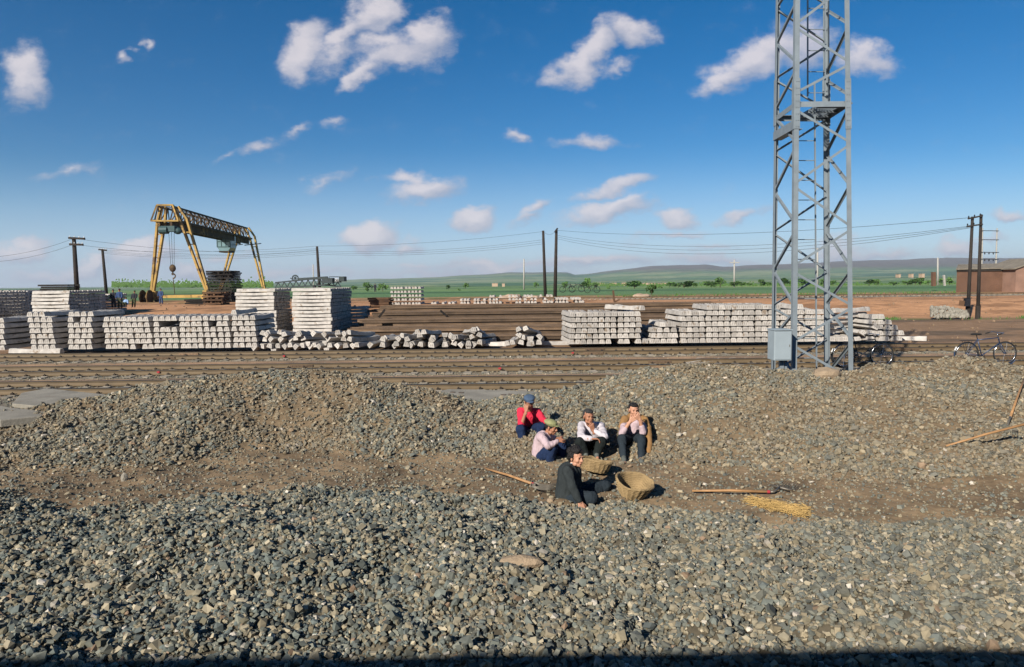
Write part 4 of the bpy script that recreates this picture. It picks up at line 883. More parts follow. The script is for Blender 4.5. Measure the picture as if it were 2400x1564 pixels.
mb = MB(); bar_(mb, (698,655), (768,651), .22); bar_(mb, (680,652), (690,658), .06); mb.build('boom_strut', 'boom', bo)
mb = MB(); a = P(757, 652, Dbm); b = P(782, 664, Dbm); mb.box((a+b)/2, (b.x-a.x, .8, a.z-b.z)); a = P(782, 655, Dbm); b = P(798, 662, Dbm); mb.box((a+b)/2, (b.x-a.x, .5, a.z-b.z)); ps = mb.build('gearbox', 'boom', bo)
mb = MB(); a = P(797, 648.5, Dbm); b = P(810, 660, Dbm); mb.box((a+b)/2, (b.x-a.x, .9, a.z-b.z)); bar_(mb, (771,649), (798,649), .06); bar_(mb, (771,649), (771,655), .06); mb.build('tail_box', 'boom', bo, bevel=.03)
mb = MB(); mb.ell(P(737, 673, Dbm-.2), (.17, .12, .17)); mb.build('hook_weight', 'black', bo)
tcu = bpy.data.curves.new('lettering', 'FONT'); tcu.body = 'Z10'; tcu.size = .33; tcu.extrude = .004; tob = bpy.data.objects.new('lettering', tcu); dgp = P(784.5, 659.5, Dbm-.28)
C.objects.link(tob); bpy.context.view_layer.update(); tme = bpy.data.meshes.new_from_object(tob); bpy.data.objects.remove(tob); tob = bpy.data.objects.new('lettering', tme); C.objects.link(tob); tme.materials.clear(); tme.materials.append(MT['white'])
tob.parent = bo; tob.location = dgp-bo.location; tob.rotation_euler = (math.pi/2, 0, 0)

MT['palemud'] = mat('pale_mud', (0.42, 0.30, 0.21), var=.2)
# ------------------------------------------------------------------ buildings
hut = empty('brick_hut', P(2310, 664, 96), 'low brown brick hut with grey tiled roof at the right edge', 'hut'); D0 = 95.0
x0 = Xp(2240.5, D0); x1 = Xp(2379, D0); ze = P(2310, 632, D0).z; zr = ze+.75
mb = MB(); kx = x0*(D0+5.6)/D0; mb.add([(x, y, z) for z in (.1, ze) for x, y in ((x0, D0), (x1, D0), (x1, D0+5), (kx, D0+5))], [(0,1,2,3),(7,6,5,4),(0,4,5,1),(1,5,6,2),(2,6,7,3),(3,7,4,0)]); mb.build('wall', 'brick', hut)
mb = MB(); mb.box(((x0+x1)/2, D0-.07, ze-.12), (x1-x0+.1, .12, .24)); mb.build('eaves_course', 'polewood', hut)
mb = MB(); vs = [(x0-.3, D0-.3, ze), (x1+.3, D0-.3, ze+.1), (x1+.3, D0+2.6, zr), (x0+1.9, D0+2.6, zr-.1), (x1+.3, D0+5.4, ze), (kx, D0+5.4, ze)]
vs = vs+[(a, b, c+.14) for a, b, c in vs]; mb.add(vs, [(0,1,2,3),(3,2,4,5),(9,8,7,6),(11,10,8,9),(0,6,7,1),(5,4,10,11),(0,3,9,6),(3,5,11,9),(1,7,8,2),(2,8,10,4)]); rf = mb.build('roof', 'tile', hut)
mb = MB()
for k in range(24):
    x = x0-.2+(x1-x0+.4)*k/23; mb.bar((x, D0-.3, ze+.16), (x+2.1*(1-k/23), D0+2.6, zr+.02), .10, .07)
mb.build('roof_ridges', 'tile', rf)
hut2 = empty('mud_brick_hut', P(2420, 664, 93), 'sunlit pinkish mud wall of a second hut cut by the right edge', 'hut')
xg = Xp(2379, 92.5); mb = MB(); z1 = P(2379, 630, 92.5).z; vs = [(xg, 92.5, .2), (xg+7, 92.5, .2), (xg+7, 92.5, z1), (xg+3.5, 92.5, z1+1.15), (xg, 92.5, z1)]; vs += [(a, b+6, c) for a, b, c in vs]
mb.add(vs, [(0,1,2,3,4),(9,8,7,6,5)]+[(i, i+5, (i+1) % 5+5, (i+1) % 5) for i in range(5)]); mb.build('wall', 'mud', hut2)
mb = MB()
for (a, b) in (((xg-.4, z1-.1), (xg+3.5, z1+1.27)), ((xg+3.5, z1+1.27), (xg+7.4, z1-.1))):
    vs = [(a[0], 92.2, a[1]), (b[0], 92.2, b[1]), (b[0], 98.8, b[1]), (a[0], 98.8, a[1])]; vs += [(p, q, r+.15) for p, q, r in vs]; mb.add(vs, [(0,1,2,3),(7,6,5,4),(0,4,5,1),(1,5,6,2),(2,6,7,3),(3,7,4,0)])
mb.build('roof', 'tile', hut2)
for k, (px, y0_, y1_, m_, lb) in enumerate([(2188, 638, 668, 'brick', 'dark brown gate post left of the white concrete pole'), (2212, 645, 667, 'pale', 'short pale leaning post left of the brick hut')]):
    mb = MB(); a = P(px, y0_, 105); b = P(px+2*k, y1_+3, 105); mb.bar(b, a, .5-.25*k, .5-.25*k, (0,1,0)); world_thing(mb, 'gate_post', m_, lb, 'post')
for k, px in enumerate([1402, 1412, 1437, 1462, 1512, 1528, 1541, 1556, 1100+60, 1180, 2105, 2135, 2160]):
    D_ = 460+20*(k % 3); q_ = P(px, 668 if px < 2000 else 647, D_); h_ = random.uniform(.8, 1.5); w_ = random.uniform(1.8, 4.5)*(1 if px < 2000 else .7); t = empty('adobe_house', (q_.x, D_, q_.z), 'tiny sand coloured house in the distant village, %s counting from the left' % ordn(k+1), 'house', 'houses of the distant village')
    t['label'] = {8:'far sand coloured house left of the dark pole pair, left one', 9:'far sand coloured house left of the dark pole pair, right one'}.get(k, t['label'])
    mb = MB(); mb.box((0, 0, h_/2-.6), (w_, 4, h_+1.2)); mb.build('wall', 'palemud', t, loc=(0,0,0)); mb = MB(); mb.box((0, 0, h_+.15), (w_+.5, 4.5, .25)); mb.build('roof', 'slab', t, loc=(0,0,0))

# ------------------------------------------------------------------ bushes and young trees
def foliage(seed, n=260, w_=1.0, h_=1.0, leaf=.11):
    rr = random.Random(seed); mb = MB(); cl = [(rr.uniform(-.42, .42), rr.uniform(-.35, .35), rr.uniform(.12, .82), rr.uniform(.16, .28)) for _ in range(9)]
    for _ in range(n):
        c_ = rr.choice(cl); v = Vector((rr.gauss(0, 1), rr.gauss(0, 1), rr.gauss(0, 1))).normalized()*c_[3]*rr.uniform(.6, 1.1); p = Vector((c_[0]+v.x, c_[1]+v.y, max(.03, c_[2]+v.z)))
        a = Vector((rr.uniform(-1, 1), rr.uniform(-1, 1), rr.uniform(-1, 1))).normalized(); b = a.orthogonal().normalized(); s_ = leaf*rr.uniform(.6, 1.3)
        mb.add([p+a*s_, p+b*s_*.6, p-a*s_, p-b*s_*.6], [(0,1,2,3)])
    return mb.mesh('foliage', [MT['leaf']])
FM = [foliage(i) for i in range(4)]; tm = MB(); tm.tube([(0,0,-.15),(.02,0,.5)], [.04,.02], 6); tm.tube([(0,0,.15),(.22,.05,.6)], [.02,.01], 5); tm.tube([(0,0,.15),(-.2,-.05,.65)], [.02,.01], 5); TM = tm.mesh('stem', [MT['bark']])
bl = [(829,680,10,12),(862,682,20,18),(897,681,19,17),(1051,678,10,9),(1091,676,12,12),(1077,683,7,6),(1257,673,13,12),(1324,674,13,13),(1368,675,14,18),(1381,674,22,15),(1395,673,13,12),(1426,680,11,8),(1487,676,17,30),(1527,688,20,22),(1545,676,8,10),(1570,672,11,22),(1590,674,10,14),(1603,673,14,30),(1625,672,10,16),(1666,672,12,30),(1688,671,20,26),(1714,670,9,16),(1728,670,13,10),(1739,670,9,14),(1756,670,7,12),(1784,669,14,14),(1799,669,9,16),(1838,668,16,22),(1856,668,11,18),(1888,668,14,24),(1930,668,16,14),(1952,667,9,14),(2037,668,12,22),(2058,667,12,18),(2094,668,9,20),(2127,667,10,22),(2145,667,13,16),(2157,667,16,16),(2175,667,12,18),(2205,666,13,16),(2225,667,16,20)]
for k, (px, py, h_, w_) in enumerate(bl):
    D_ = 190 if k not in (13,) else 92; q_ = P(px, py, D_); nb_ = 'left of the dark pole pair' if px < 1290 else ('between the pole pair and the tower' if px < 1800 else ('behind the lattice tower' if px < 2000 else 'between the tower and the brick hut'))
    grp = [b for b in bl if ((b[0] < 1290), (1290 <= b[0] < 1800), (1800 <= b[0] < 2000), (b[0] >= 2000))[0 if px < 1290 else 1 if px < 1800 else 2 if px < 2000 else 3]]; grp = sorted(grp); i_ = grp.index((px, py, h_, w_))
    t = empty('green_bush', q_, f'field bush {nb_}, {ordn(i_+1)} from left', 'bush', 'bushes along the edge of the green field')
    o = bpy.data.objects.new('foliage', FM[k % 4]); C.objects.link(o); o.parent = t; o.scale = (w_/F*D_*1.25, w_/F*D_, h_/F*D_*1.05); o.rotation_euler = (0, 0, k*1.3)
    o = bpy.data.objects.new('stem', TM); C.objects.link(o); o.parent = t; o.scale = (w_/F*D_, w_/F*D_, h_/F*D_)
mb = MB()
for _ in range(5000):
    D_ = random.uniform(215, 260); px = random.choice([random.uniform(262, 640), random.uniform(262, 640), random.uniform(1380, 2240)]); hh = (671 if px < 700 else 668); q_ = P(px, hh+2, D_); q_.z += abs(random.gauss(0, .9 if px < 700 else .4)); a = Vector((random.uniform(-1, 1), 0, random.uniform(-1, 1))).normalized(); b = Vector((-a.z, 0, a.x)); s_ = random.uniform(.2, .45)
    mb.add([q_+a*s_, q_+b*s_*.7, q_-a*s_, q_-b*s_*.7], [(0,1,2,3)])
me = mb.mesh('field_scrub', [MT['leaf']]); o = bpy.data.objects.new('field_scrub', me); C.objects.link(o); tag(o, 'band of low green scrub along the near edge of the fields', None, None, 'stuff')

# pile of stones by the twin poles
t = []
mb = MB()
for _ in range(170):
    px = random.uniform(2182, 2268); u = (px-2182)/86; top = 716+10*abs(u-.3)+8*u; py = random.uniform(top, 744); q_ = P(px, py, 50.6-(py-715)/30*1.2); s_ = random.uniform(.07, .2); mb.add([q_+Vector(v)*s_*random.uniform(.7, 1.2) for v in (ICV*(1+rng.uniform(-.2, .2, (12, 1)))).tolist()], ICF.tolist())
world_thing(mb, 'rubble_pile', 'slab', 'grey rubble pile on the orange bank left of the twin poles', 'rubble')

# ------------------------------------------------------------------ bicycles
def bicycle(pxr, pxf, py, D, label, dark):
    a = P(pxr, py, D); b = P(pxf, py, D); wb = b.x-a.x; r = .345; z0 = a.z-r
    t = empty('bicycle', ((a.x+b.x)/2, D, z0), label, 'bicycle', 'bicycles parked among the tracks', R(0)); t.rotation_euler = (0, 0, 0)
    fr = 'black' if dark else 'bluepaint'; xr, xf = a.x, b.x; Y = D
    def W(x, name):
        mb = MB(); mb.torus((x, Y, z0+r), r, .018, (0,1,0), 44, 7); w_ = mb.build(name, 'tyre', t, smooth=True)
        mb = MB(); mb.torus((x, Y, z0+r), r-.024, .010, (0,1,0), 44, 6); mb.build('rim', 'chrome', w_, smooth=True)
        mb = MB(); 
        for k in range(18):
            q = 2*math.pi*k/18; s_ = 1 if k % 2 else -1; mb.tube([(x+.02*math.cos(q+1.2), Y+.03*s_, z0+r+.02*math.sin(q+1.2)), (x+(r-.03)*math.cos(q), Y, z0+r+(r-.03)*math.sin(q))], .0022, 4)
        mb.tube([(x, Y-.05, z0+r), (x, Y+.05, z0+r)], .02, 8); mb.build('spokes', 'chrome', w_)
        mb = MB(); mb.torus((x, Y, z0+r), r+.035, .016, (0,1,0), 24, 6, math.pi*.12 if x == xr else math.pi*.18, math.pi*(1.05 if x == xr else .82), sq=1.6); mb.build('mudguard', fr, t, smooth=True)
    W(xr, 'rear_wheel'); W(xf, 'front_wheel')
    bb = Vector((xr+.45*wb/1.15, Y, z0+.28)); st = Vector((xr+.30*wb/1.15, Y, z0+.80)); hd = Vector((xf-.22, Y, z0+.82)); hb = Vector((xf-.17, Y, z0+.66)); ra = Vector((xr, Y, z0+r)); fa = Vector((xf, Y, z0+r))
    mb = MB(); mb.tube([bb, st], .016, 8); mb.tube([st-Vector((0,0,.04)), hd], .015, 8); mb.tube([bb, hb], .017, 8); mb.tube([hd, hb], .019, 8)
    for s_ in (-1, 1): mb.tube([bb+Vector((0, .03*s_, 0)), ra+Vector((0, .055*s_, 0))], .010, 6); mb.tube([st+Vector((0, .02*s_, -.05)), ra+Vector((0, .055*s_, 0))], .009, 6)
    mb.build('frame', fr, t, smooth=True)
    mb = MB()
    for s_ in (-1, 1): mb.tube([hb+Vector((0, .04*s_, -.03)), hb.lerp(fa, .55)+Vector((-.02, .05*s_, 0)), fa+Vector((0, .055*s_, 0))], .011, 6)
    mb.build('fork', fr, t, smooth=True)
    mb = MB(); top = hd+Vector((-.03, 0, .13)); mb.tube([hd, top], .013, 8); mb.tube([top+Vector((-.17, -.27, -.02)), top+Vector((.02, -.25, .03)), top+Vector((.05, -.1, .02)), top+Vector((.05, .1, .02)), top+Vector((.02, .25, .03)), top+Vector((-.17, .27, -.02))], .012, 8)
    for s_ in (-1, 1): mb.tube([top+Vector((-.17, .27*s_, -.02)), top+Vector((-.06, .26*s_, .01))], .018, 8, 1)
    mb.build('handlebar', ('chrome', 'tyre'), t, smooth=True)
    mb = MB(); sp_ = st+Vector((-.03, 0, .10)); mb.tube([st, sp_], .013, 8); mb.ell(sp_+Vector((-.05, 0, .03)), (.13, .09, .035)); mb.ell(sp_+Vector((.07, 0, .03)), (.10, .03, .028)); mb.build('saddle', 'tyre', t, smooth=True)
    mb = MB(); mb.torus(bb, .09, .006, (0,1,0), 24, 6); mb.tube([bb+Vector((0,-.06,0)), bb+Vector((.12,-.07,-.12))], .009, 6); mb.tube([bb+Vector((0,.06,0)), bb+Vector((-.12,.07,.12))], .009, 6); mb.box(bb+Vector((.12,-.11,-.12)), (.09,.07,.02)); mb.box(bb+Vector((-.12,.11,.12)), (.09,.07,.02)); mb.tube([bb+Vector((0,-.03,.09)), ra+Vector((0,-.05,.04))], .006, 5); mb.tube([bb+Vector((0,-.03,-.09)), ra+Vector((0,-.05,-.04))], .006, 5); mb.build('crankset', 'black', t)
    mb = MB(); z = z0+.74
    for s_ in (-1, 0, 1): mb.tube([(xr-.20, Y+.06*s_, z), (xr+.22, Y+.06*s_, z)], .006, 5)
    for k in range(4): mb.tube([(xr-.2+.13*k, Y-.06, z), (xr-.2+.13*k, Y+.06, z)], .006, 5)
    for s_ in (-1, 1): mb.tube([(xr-.12, Y+.06*s_, z), (xr, Y+.06*s_, z0+r)], .006, 5); mb.tube([(xr+.1, Y+.06*s_, z), (xr, Y+.06*s_, z0+r)], .006, 5)
    mb.build('luggage_rack', 'black', t)
    mb = MB(); mb.box((xr-.345, Y, z0+.50), (.012, .06, .12), Matrix.Rotation(.45, 3, 'Y')); mb.build('rear_reflector', 'white', t)
    mb = MB()
    for s_ in (-1, 1): mb.tube([(xr, Y+.06*s_, z0+r), (xr-.05, Y+.10*s_, z0)], .007, 5)
    mb.build('stand', 'chrome', t)
bicycle(1977, 2067, 833, 20.6, 'dark bicycle parked behind the lattice tower legs, right of them', True)
bicycle(2266, 2355, 829, 20.6, 'bicycle with shiny rims parked near the right edge below the twin poles', False)
for k, (px, py) in enumerate([(1330, 686), (1352, 685), (1388, 687)]):
    a = P(px, py, 72); t = empty('bicycle', a, f'small distant bicycle behind the far sleeper row, {ordn(k+1)} from left', 'bicycle', 'distant bicycles beyond the rail stacks')
    for s_ in (-.5, .5): mb = MB(); mb.torus(a+Vector((s_, 0, .34)), .32, .03, (0,1,0), 16, 5); mb.build('wheel', 'tyre', t)
    mb = MB(); mb.tube([a+Vector((-.5, 0, .34)), a+Vector((-.1, 0, .8)), a+Vector((.35, 0, .85)), a+Vector((.5, 0, .34))], .03, 5); mb.tube([a+Vector((-.1, 0, .8)), a+Vector((0, 0, .3)), a+Vector((.35, 0, .85))], .03, 5); mb.tube([a+Vector((-.15, 0, .82)), a+Vector((-.2, 0, .95))], .03, 5); mb.tube([a+Vector((.33, -.25, 1.0)), a+Vector((.33, .25, 1.0))], .02, 5); mb.build('frame', 'black', t)

# ------------------------------------------------------------------ slabs and odd stones
def slab(px_pts, zt, th, name, label, m='slab', holes=()):
    top = [G(px, py, zt) for px, py in px_pts]; n = len(top); c_ = sum(top, Vector())/n
    mb = MB(); vs = [v for v in top]+[v-Vector((0, 0, th)) for v in top]; mb.add(vs, [tuple(range(n)), tuple(range(2*n-1, n-1, -1))]+[(i, i+n, (i+1) % n+n, (i+1) % n) for i in range(n)])
    t = empty(name, c_-Vector((0, 0, th)), label, 'slab'); mb.build('slab_body', m, t, bevel=.015)
    for (px, py) in holes: p = G(px, py, zt+.002); mb = MB(); mb.torus(p, .055, .014, (0,0,1), 18, 6); mb.lathe([(.045, .0), (.045, .006)], p, 14); mb.build('bolt_socket', 'concrete_dark', t)
slab([(28, 946), (50, 921), (110, 910), (262, 926), (262, 934), (180, 960)], .26, .22, 'concrete_slab', 'larger grey concrete slab half buried behind the left heap crest')
slab([(-120, 930), (-60, 955), (0, 985), (98, 975), (108, 964), (30, 956), (0, 951)], .32, .14, 'concrete_slab', 'smaller grey slab lying before the larger one at the left edge')
slab([(1010, 922), (1050, 912), (1120, 913), (1262, 918), (1262, 938), (1140, 952), (1060, 940)], .17, .14, 'concrete_slab', 'pale concrete slab with two bolt sockets lying behind the man in red', holes=((1061, 920), (1081, 921), (1180, 926), (1197, 925)))
def lump(px, py, sz, label, name='loose_rock', m='tanrock', z=None, rz=0.0):
    q_ = RH(px, py); r3 = np.random.default_rng(int(px)); bm = bmesh.new(); bmesh.ops.create_icosphere(bm, subdivisions=2, radius=1)
    for v in bm.verts: v.co *= 1+.22*mnoise.noise(v.co*1.7+Vector((px, 0, 0))); v.co = Vector((v.co.x*sz[0], v.co.y*sz[1], v.co.z*sz[2]))
    me = bpy.data.meshes.new(name); bm.to_mesh(me); bm.free(); me.materials.append(MT[m]); o = bpy.data.objects.new(name, me); C.objects.link(o); o.location = q_+Vector((0, 0, sz[2]*.4)); o.rotation_euler = (0, 0, rz); tag(o, label, 'rock')
MT['tanrock'] = mat('tan_rock', (0.30, 0.225, 0.15), var=.2, scale=6, fine=.15, bump=.5)
lump(1220, 1326, (.20, .07, .06), 'long flat tan stone lying on the foreground ballast', m='tanrock', rz=.05)
lump(1938, 884, (.26, .2, .14), 'big grey lump of stone at the foot of the tower right side')
lump(292, 1126, (.05, .045, .075), 'single upright pale stone on the brown earth at left', m='slab')
lump(1290, 1176, (.045, .04, .035), 'grey stone beside the fork tines left of the man in charcoal')
# dry twigs caught on the heap left of the tower
t = empty('dry_brushwood', RH(1665, 846), 'pale dry twigs scattered on the heap left of the cabinet', 'twigs'); mb = MB()
for _ in range(26):
    q_ = RH(random.uniform(1600, 1735), random.uniform(840, 862)); a = random.uniform(-.6, .6); L = random.uniform(.1, .35); q_.z += .04; mb.tube([q_, q_+Vector((L*math.cos(a), random.uniform(-.1, .1), L*.3*abs(math.sin(a)))), q_+Vector((L*1.6*math.cos(a), .05, L*.9*math.sin(a)))], [.006, .004, .002], 4)
mb.build('twigs', 'pale', t)

# ------------------------------------------------------------------ baskets, forks, straw
def basket(rim_px, base_px_, Drim, Dbase, R1, R2, label, seed):
    top = P(*rim_px, Drim); hgt = .27; d = None
    base_ = P(*base_px_, Dbase); axz = (top-base_); hgt = axz.length; axz.normalize(); q = axz.to_track_quat('Z', 'Y').to_matrix(); rr = random.Random(seed)
    t = empty('wicker_basket', base_, label, 'basket', None)
    rad = lambda u: R2+(R1-R2)*(u**.75)
    def pt(u, a, e=0): r = rad(u)+e; return base_+q @ Vector((r*math.cos(a)*1.05, r*math.sin(a)*.97, hgt*u+.012*math.sin(3*a+seed)*u))
    n = 44; vs = []; fs = []; ks = 10
    for i in range(ks+1):
        for j in range(n): vs.append(pt(i/ks, 2*math.pi*j/n))
    for i in range(ks, -1, -1):
        for j in range(n): vs.append(pt(i/ks, 2*math.pi*j/n, -.012)+axz*(.014 if i == 0 else 0))
    K2 = 2*(ks+1)
    for i in range(K2-1):
        for j in range(n): fs.append((i*n+j, i*n+(j+1) % n, (i+1)*n+(j+1) % n, (i+1)*n+j))
    fs += [tuple(range(n-1, -1, -1)), tuple((K2-1)*n+j for j in range(n))]; mb = MB(); mb.add(vs, fs); sh = mb.build('basket_body', 'wicker', t)
    mb = MB()
    for i in range(15):
        u = (i+.5)/15; ph = i*math.pi; pts = [pt(u+rr.uniform(-.006, .006), 2*math.pi*j/n, .010*math.cos(j*math.pi/2+ph)+.003) for j in range(n+1)]; mb.tube(pts, .0075, 5)
        pts = [pt(u, 2*math.pi*j/n, -.014+.006*math.cos(j*math.pi/2+ph)) for j in range(n+1)]; mb.tube(pts, .0045, 4)
    mb.build('weave', 'wicker', t)
    mb = MB()
    for k in range(3): mb.tube([pt(1+.02*math.sin(9*2*math.pi*j/88+k*2.1), 2*math.pi*j/88, .006*math.cos(9*2*math.pi*j/88+k*2.1)) for j in range(89)], .010, 6)
    mb.build('rim', 'wicker', t)
    for s_ in (0, 1):
        mb = MB(); a0 = 2.6+math.pi*s_; mb.tube([pt(1+.10*math.sin(math.pi*k/8), a0+.5*(k/8-.5), .005) for k in range(9)], .011, 7); mb.build('handle', 'wicker', t)
basket((1488, 1128), (1479, 1160), 8.45, 8.488, .24, .13, 'wicker basket standing alone, tilted towards the camera, right of the man in charcoal', 1)
basket((1397, 1079), (1393, 1104), 9.62, 9.60, .225, .16, 'wicker basket on the ground behind the head of the man in charcoal', 2)
def fork(A, B, head, label, nt=9, wdt=.22, L=.32, handle_only=False, curl=.06, fer='redband'):
    A = Vector(A); B = Vector(B); d = (B-A).normalized(); t = empty('ballast_fork', A, label, 'fork', 'long handled ballast forks lying about'); mid = (A+B)/2+Vector((0, 0, .012))
    mb = MB(); mb.tube([A, A.lerp(B, .3)+Vector((0,0,.006)), mid, B], [.014, .016, .017, .019], 9); mb.build('handle', 'handle', t, smooth=True)
    if handle_only: return
    mb = MB(); mb.tube([B-d*.012, B+d*.022], .0205, 9); mb.build('ferrule', fer, t)
    hd = Vector(head); e = (hd-B).normalized(); s_ = e.cross(Vector((0,0,1))).normalized(); upv = s_.cross(e); mb = MB(); mb.tube([B+d*.03, B+d*.07, hd-e*L], [.017, .013, .012], 8); mb.tube([hd-e*L-s_*wdt/2, hd-e*L+s_*wdt/2], .010, 7)
    for k in range(nt):
        o_ = s_*(wdt*(k/(nt-1)-.5)); mb.tube([hd-e*L+o_, hd-e*L*.66+o_*1.02-upv*curl*.5, hd-e*L*.33+o_*1.04-upv*curl*.55, hd+o_*1.06], [.005, .0045, .004, .002], 5)
    mb.build('fork_head', 'tine', t, smooth=True)
up = lambda v, h: v+Vector((0, 0, h))
fork(up(RH(1138, 1108), .06), up(RH(1249, 1153), .10), up(RH(1303, 1160), .12), 'ballast fork with orange handle lying left of the man in charcoal')
fork(up(RH(1622, 1158), .04), up(RH(1800, 1163), .05), up(RH(1860, 1144), .08), 'ballast fork lying beside the straw, handle level', wdt=.24)
fork(P(2402, 884, 12.35), up(RH(2367, 994), .10), up(RH(2352, 1030), .03), 'ballast fork with tines down the slope at the right edge', wdt=.30, nt=10, fer='tine')
fork(up(RH(2217, 1051), .03), up(RH(2400, 1052), .36), (0, 0, 0), 'bare fork handle propped across the slope below the tines at right', handle_only=True)
mb = MB()
for _ in range(900):
    u = random.random(); br = random.random() < .6; py = (1178+u*34 if br else 1180+u*20)+random.gauss(0, 4); px = (1757+u*132)+random.gauss(0, 6); q_ = RH(px, py); q_.z += random.uniform(.005, .05); a = random.gauss(-.45, .5); L = random.uniform(.05, .16)
    d = Vector((math.cos(a), math.sin(a), random.gauss(0, .15)))*L; mb.tube([q_-d/2, q_+Vector((0, 0, .008)), q_+d/2], .0022, 3)
world_thing(mb, 'straw_bundle', 'straw', 'flattened bundle of yellow straw on the brown earth below the fork', 'straw')

# ------------------------------------------------------------------ people
def remesh(mb, vox, smooth=3, noise_amp=0.0, nf=16.0, name='m', fold=None):
    me = mb.mesh(name, [MT['skin']]); o = bpy.data.objects.new('tmp', me); C.objects.link(o)
    m = o.modifiers.new('r', 'REMESH'); m.mode = 'VOXEL'; m.voxel_size = vox
    if smooth: s_ = o.modifiers.new('s', 'SMOOTH'); s_.factor = .5; s_.iterations = smooth
    dg = bpy.context.evaluated_depsgraph_get(); dg.update(); me2 = bpy.data.meshes.new_from_object(o.evaluated_get(dg)); bpy.data.objects.remove(o)
    me2.polygons.foreach_set('use_smooth', [True]*len(me2.polygons))
    if noise_amp:
        n = len(me2.vertices); co = np.empty(n*3); me2.vertices.foreach_get('co', co); no = np.empty(n*3); me2.vertices.foreach_get('normal', no); co = co.reshape(-1, 3); no = no.reshape(-1, 3)
        d = np.array([mnoise.noise(Vector((c[0]*nf, c[1]*nf, c[2]*nf*.6)))+.5*(1-2*abs(mnoise.noise(Vector((c[0]*nf*1.7+5, c[1]*nf*1.7, c[2]*nf*.8))))) for c in co]); co += no*d[:, None]*noise_amp; me2.vertices.foreach_set('co', co.ravel()); me2.update()
    me2.name = name; return me2
def part(me, name, m, parent):
    me.materials.clear(); me.materials.append(MT[m]); o = bpy.data.objects.new(name, me); C.objects.link(o); o.parent = parent; o.matrix_parent_inverse = parent_inv(parent); return o
def head_frame(c, f, upv=Vector((0, 0, 1)), s=1.0):
    f = Vector(f).normalized(); x = f.cross(upv).normalized(); z = x.cross(f); Mx = Matrix((x, f, z)).transposed(); return (lambda a, b, d: Vector(c)+Mx @ (Vector((a, b, d))*s)), Mx
def add_head(mb, hf, Mx, s=1.0):
    E = lambda p, r: mb.ell(hf(*p), tuple(k*s for k in r), Mx, 14)
    E((0, -.014, .035), (.076, .094, .082)); E((0, .022, -.012), (.064, .068, .092)); E((0, .04, -.075), (.042, .044, .034)); E((0, .066, -.088), (.022, .018, .018))
    for k in (-1, 1): E((.036*k, .06, -.022), (.024, .022, .024)); E((.045*k, .02, -.07), (.022, .035, .026)); E((.078*k, -.005, -.005), (.010, .018, .032)); E((.030*k, .082, .026), (.024, .010, .007))
    mb.cap(hf(0, .088, .018), .009*s, hf(0, .107, -.020), .013*s, 10)
    for k in (-1, 1): mb.cap(hf(.011*k, .095, -.024), .008*s, hf(.011*k, .093, -.026), .008*s, 8)
    E((0, .086, -.049), (.024, .010, .006)); E((0, .083, -.060), (.021, .010, .006))
def face_bits(hf, Mx, s, parent, squint=1.0):
    for k in (-1, 1):
        mb = MB(); mb.ell(hf(.030*k, .083, .008), (.013*s, .006*s, .0045*s*squint), Mx, 10); mb.build('eye', 'dark', parent, smooth=True)
        mb = MB(); mb.cap(hf(.015*k, .094, .026), .0035*s, hf(.046*k, .084, .027), .003*s, 8); mb.build('eyebrow', 'hair', parent, smooth=True)
    mb = MB(); mb.ell(hf(0, .0925, -.0545), (.022*s, .006*s, .0028*s), Mx, 10); mb.build('mouth', 'lip', parent, smooth=True)
def hand(mb, w, d, pn, s=1.0, curl=.5, thumb=1):
    """w wrist, d pointing direction, pn palm normal"""
    d = Vector(d).normalized(); pn = Vector(pn); pn = (pn-d*pn.dot(d)).normalized(); sd = d.cross(pn); w = Vector(w)
    for k in range(4): o_ = sd*(.011*(k*2-3)); mb.cap(w+o_*.55*s, .015*s, w+(d*.08+o_)*s, .012*s, 10)
    for k, L in enumerate((.062, .074, .070, .054)):
        a = w+(d*.085+sd*(.0125*(k*2-3)))*s; q = curl*(1+.12*k); d1 = (d*math.cos(q)+pn*math.sin(q)); d2 = (d*math.cos(2*q)+pn*math.sin(2*q)); b = a+d1*L*.5*s; c = b+d2*L*.5*s; mb.cap(a, .0095*s, b, .0085*s, 8); mb.cap(b, .0085*s, c, .0070*s, 8)
    t0 = w+(d*.02+sd*.025*thumb)*s; t1 = t0+(d*.035+sd*.030*thumb+pn*.015)*s; t2 = t1+(d*.032+sd*.006*thumb+pn*.014)*s; mb.cap(t0, .014*s, t1, .0105*s, 8); mb.cap(t1, .010*s, t2, .008*s, 8)
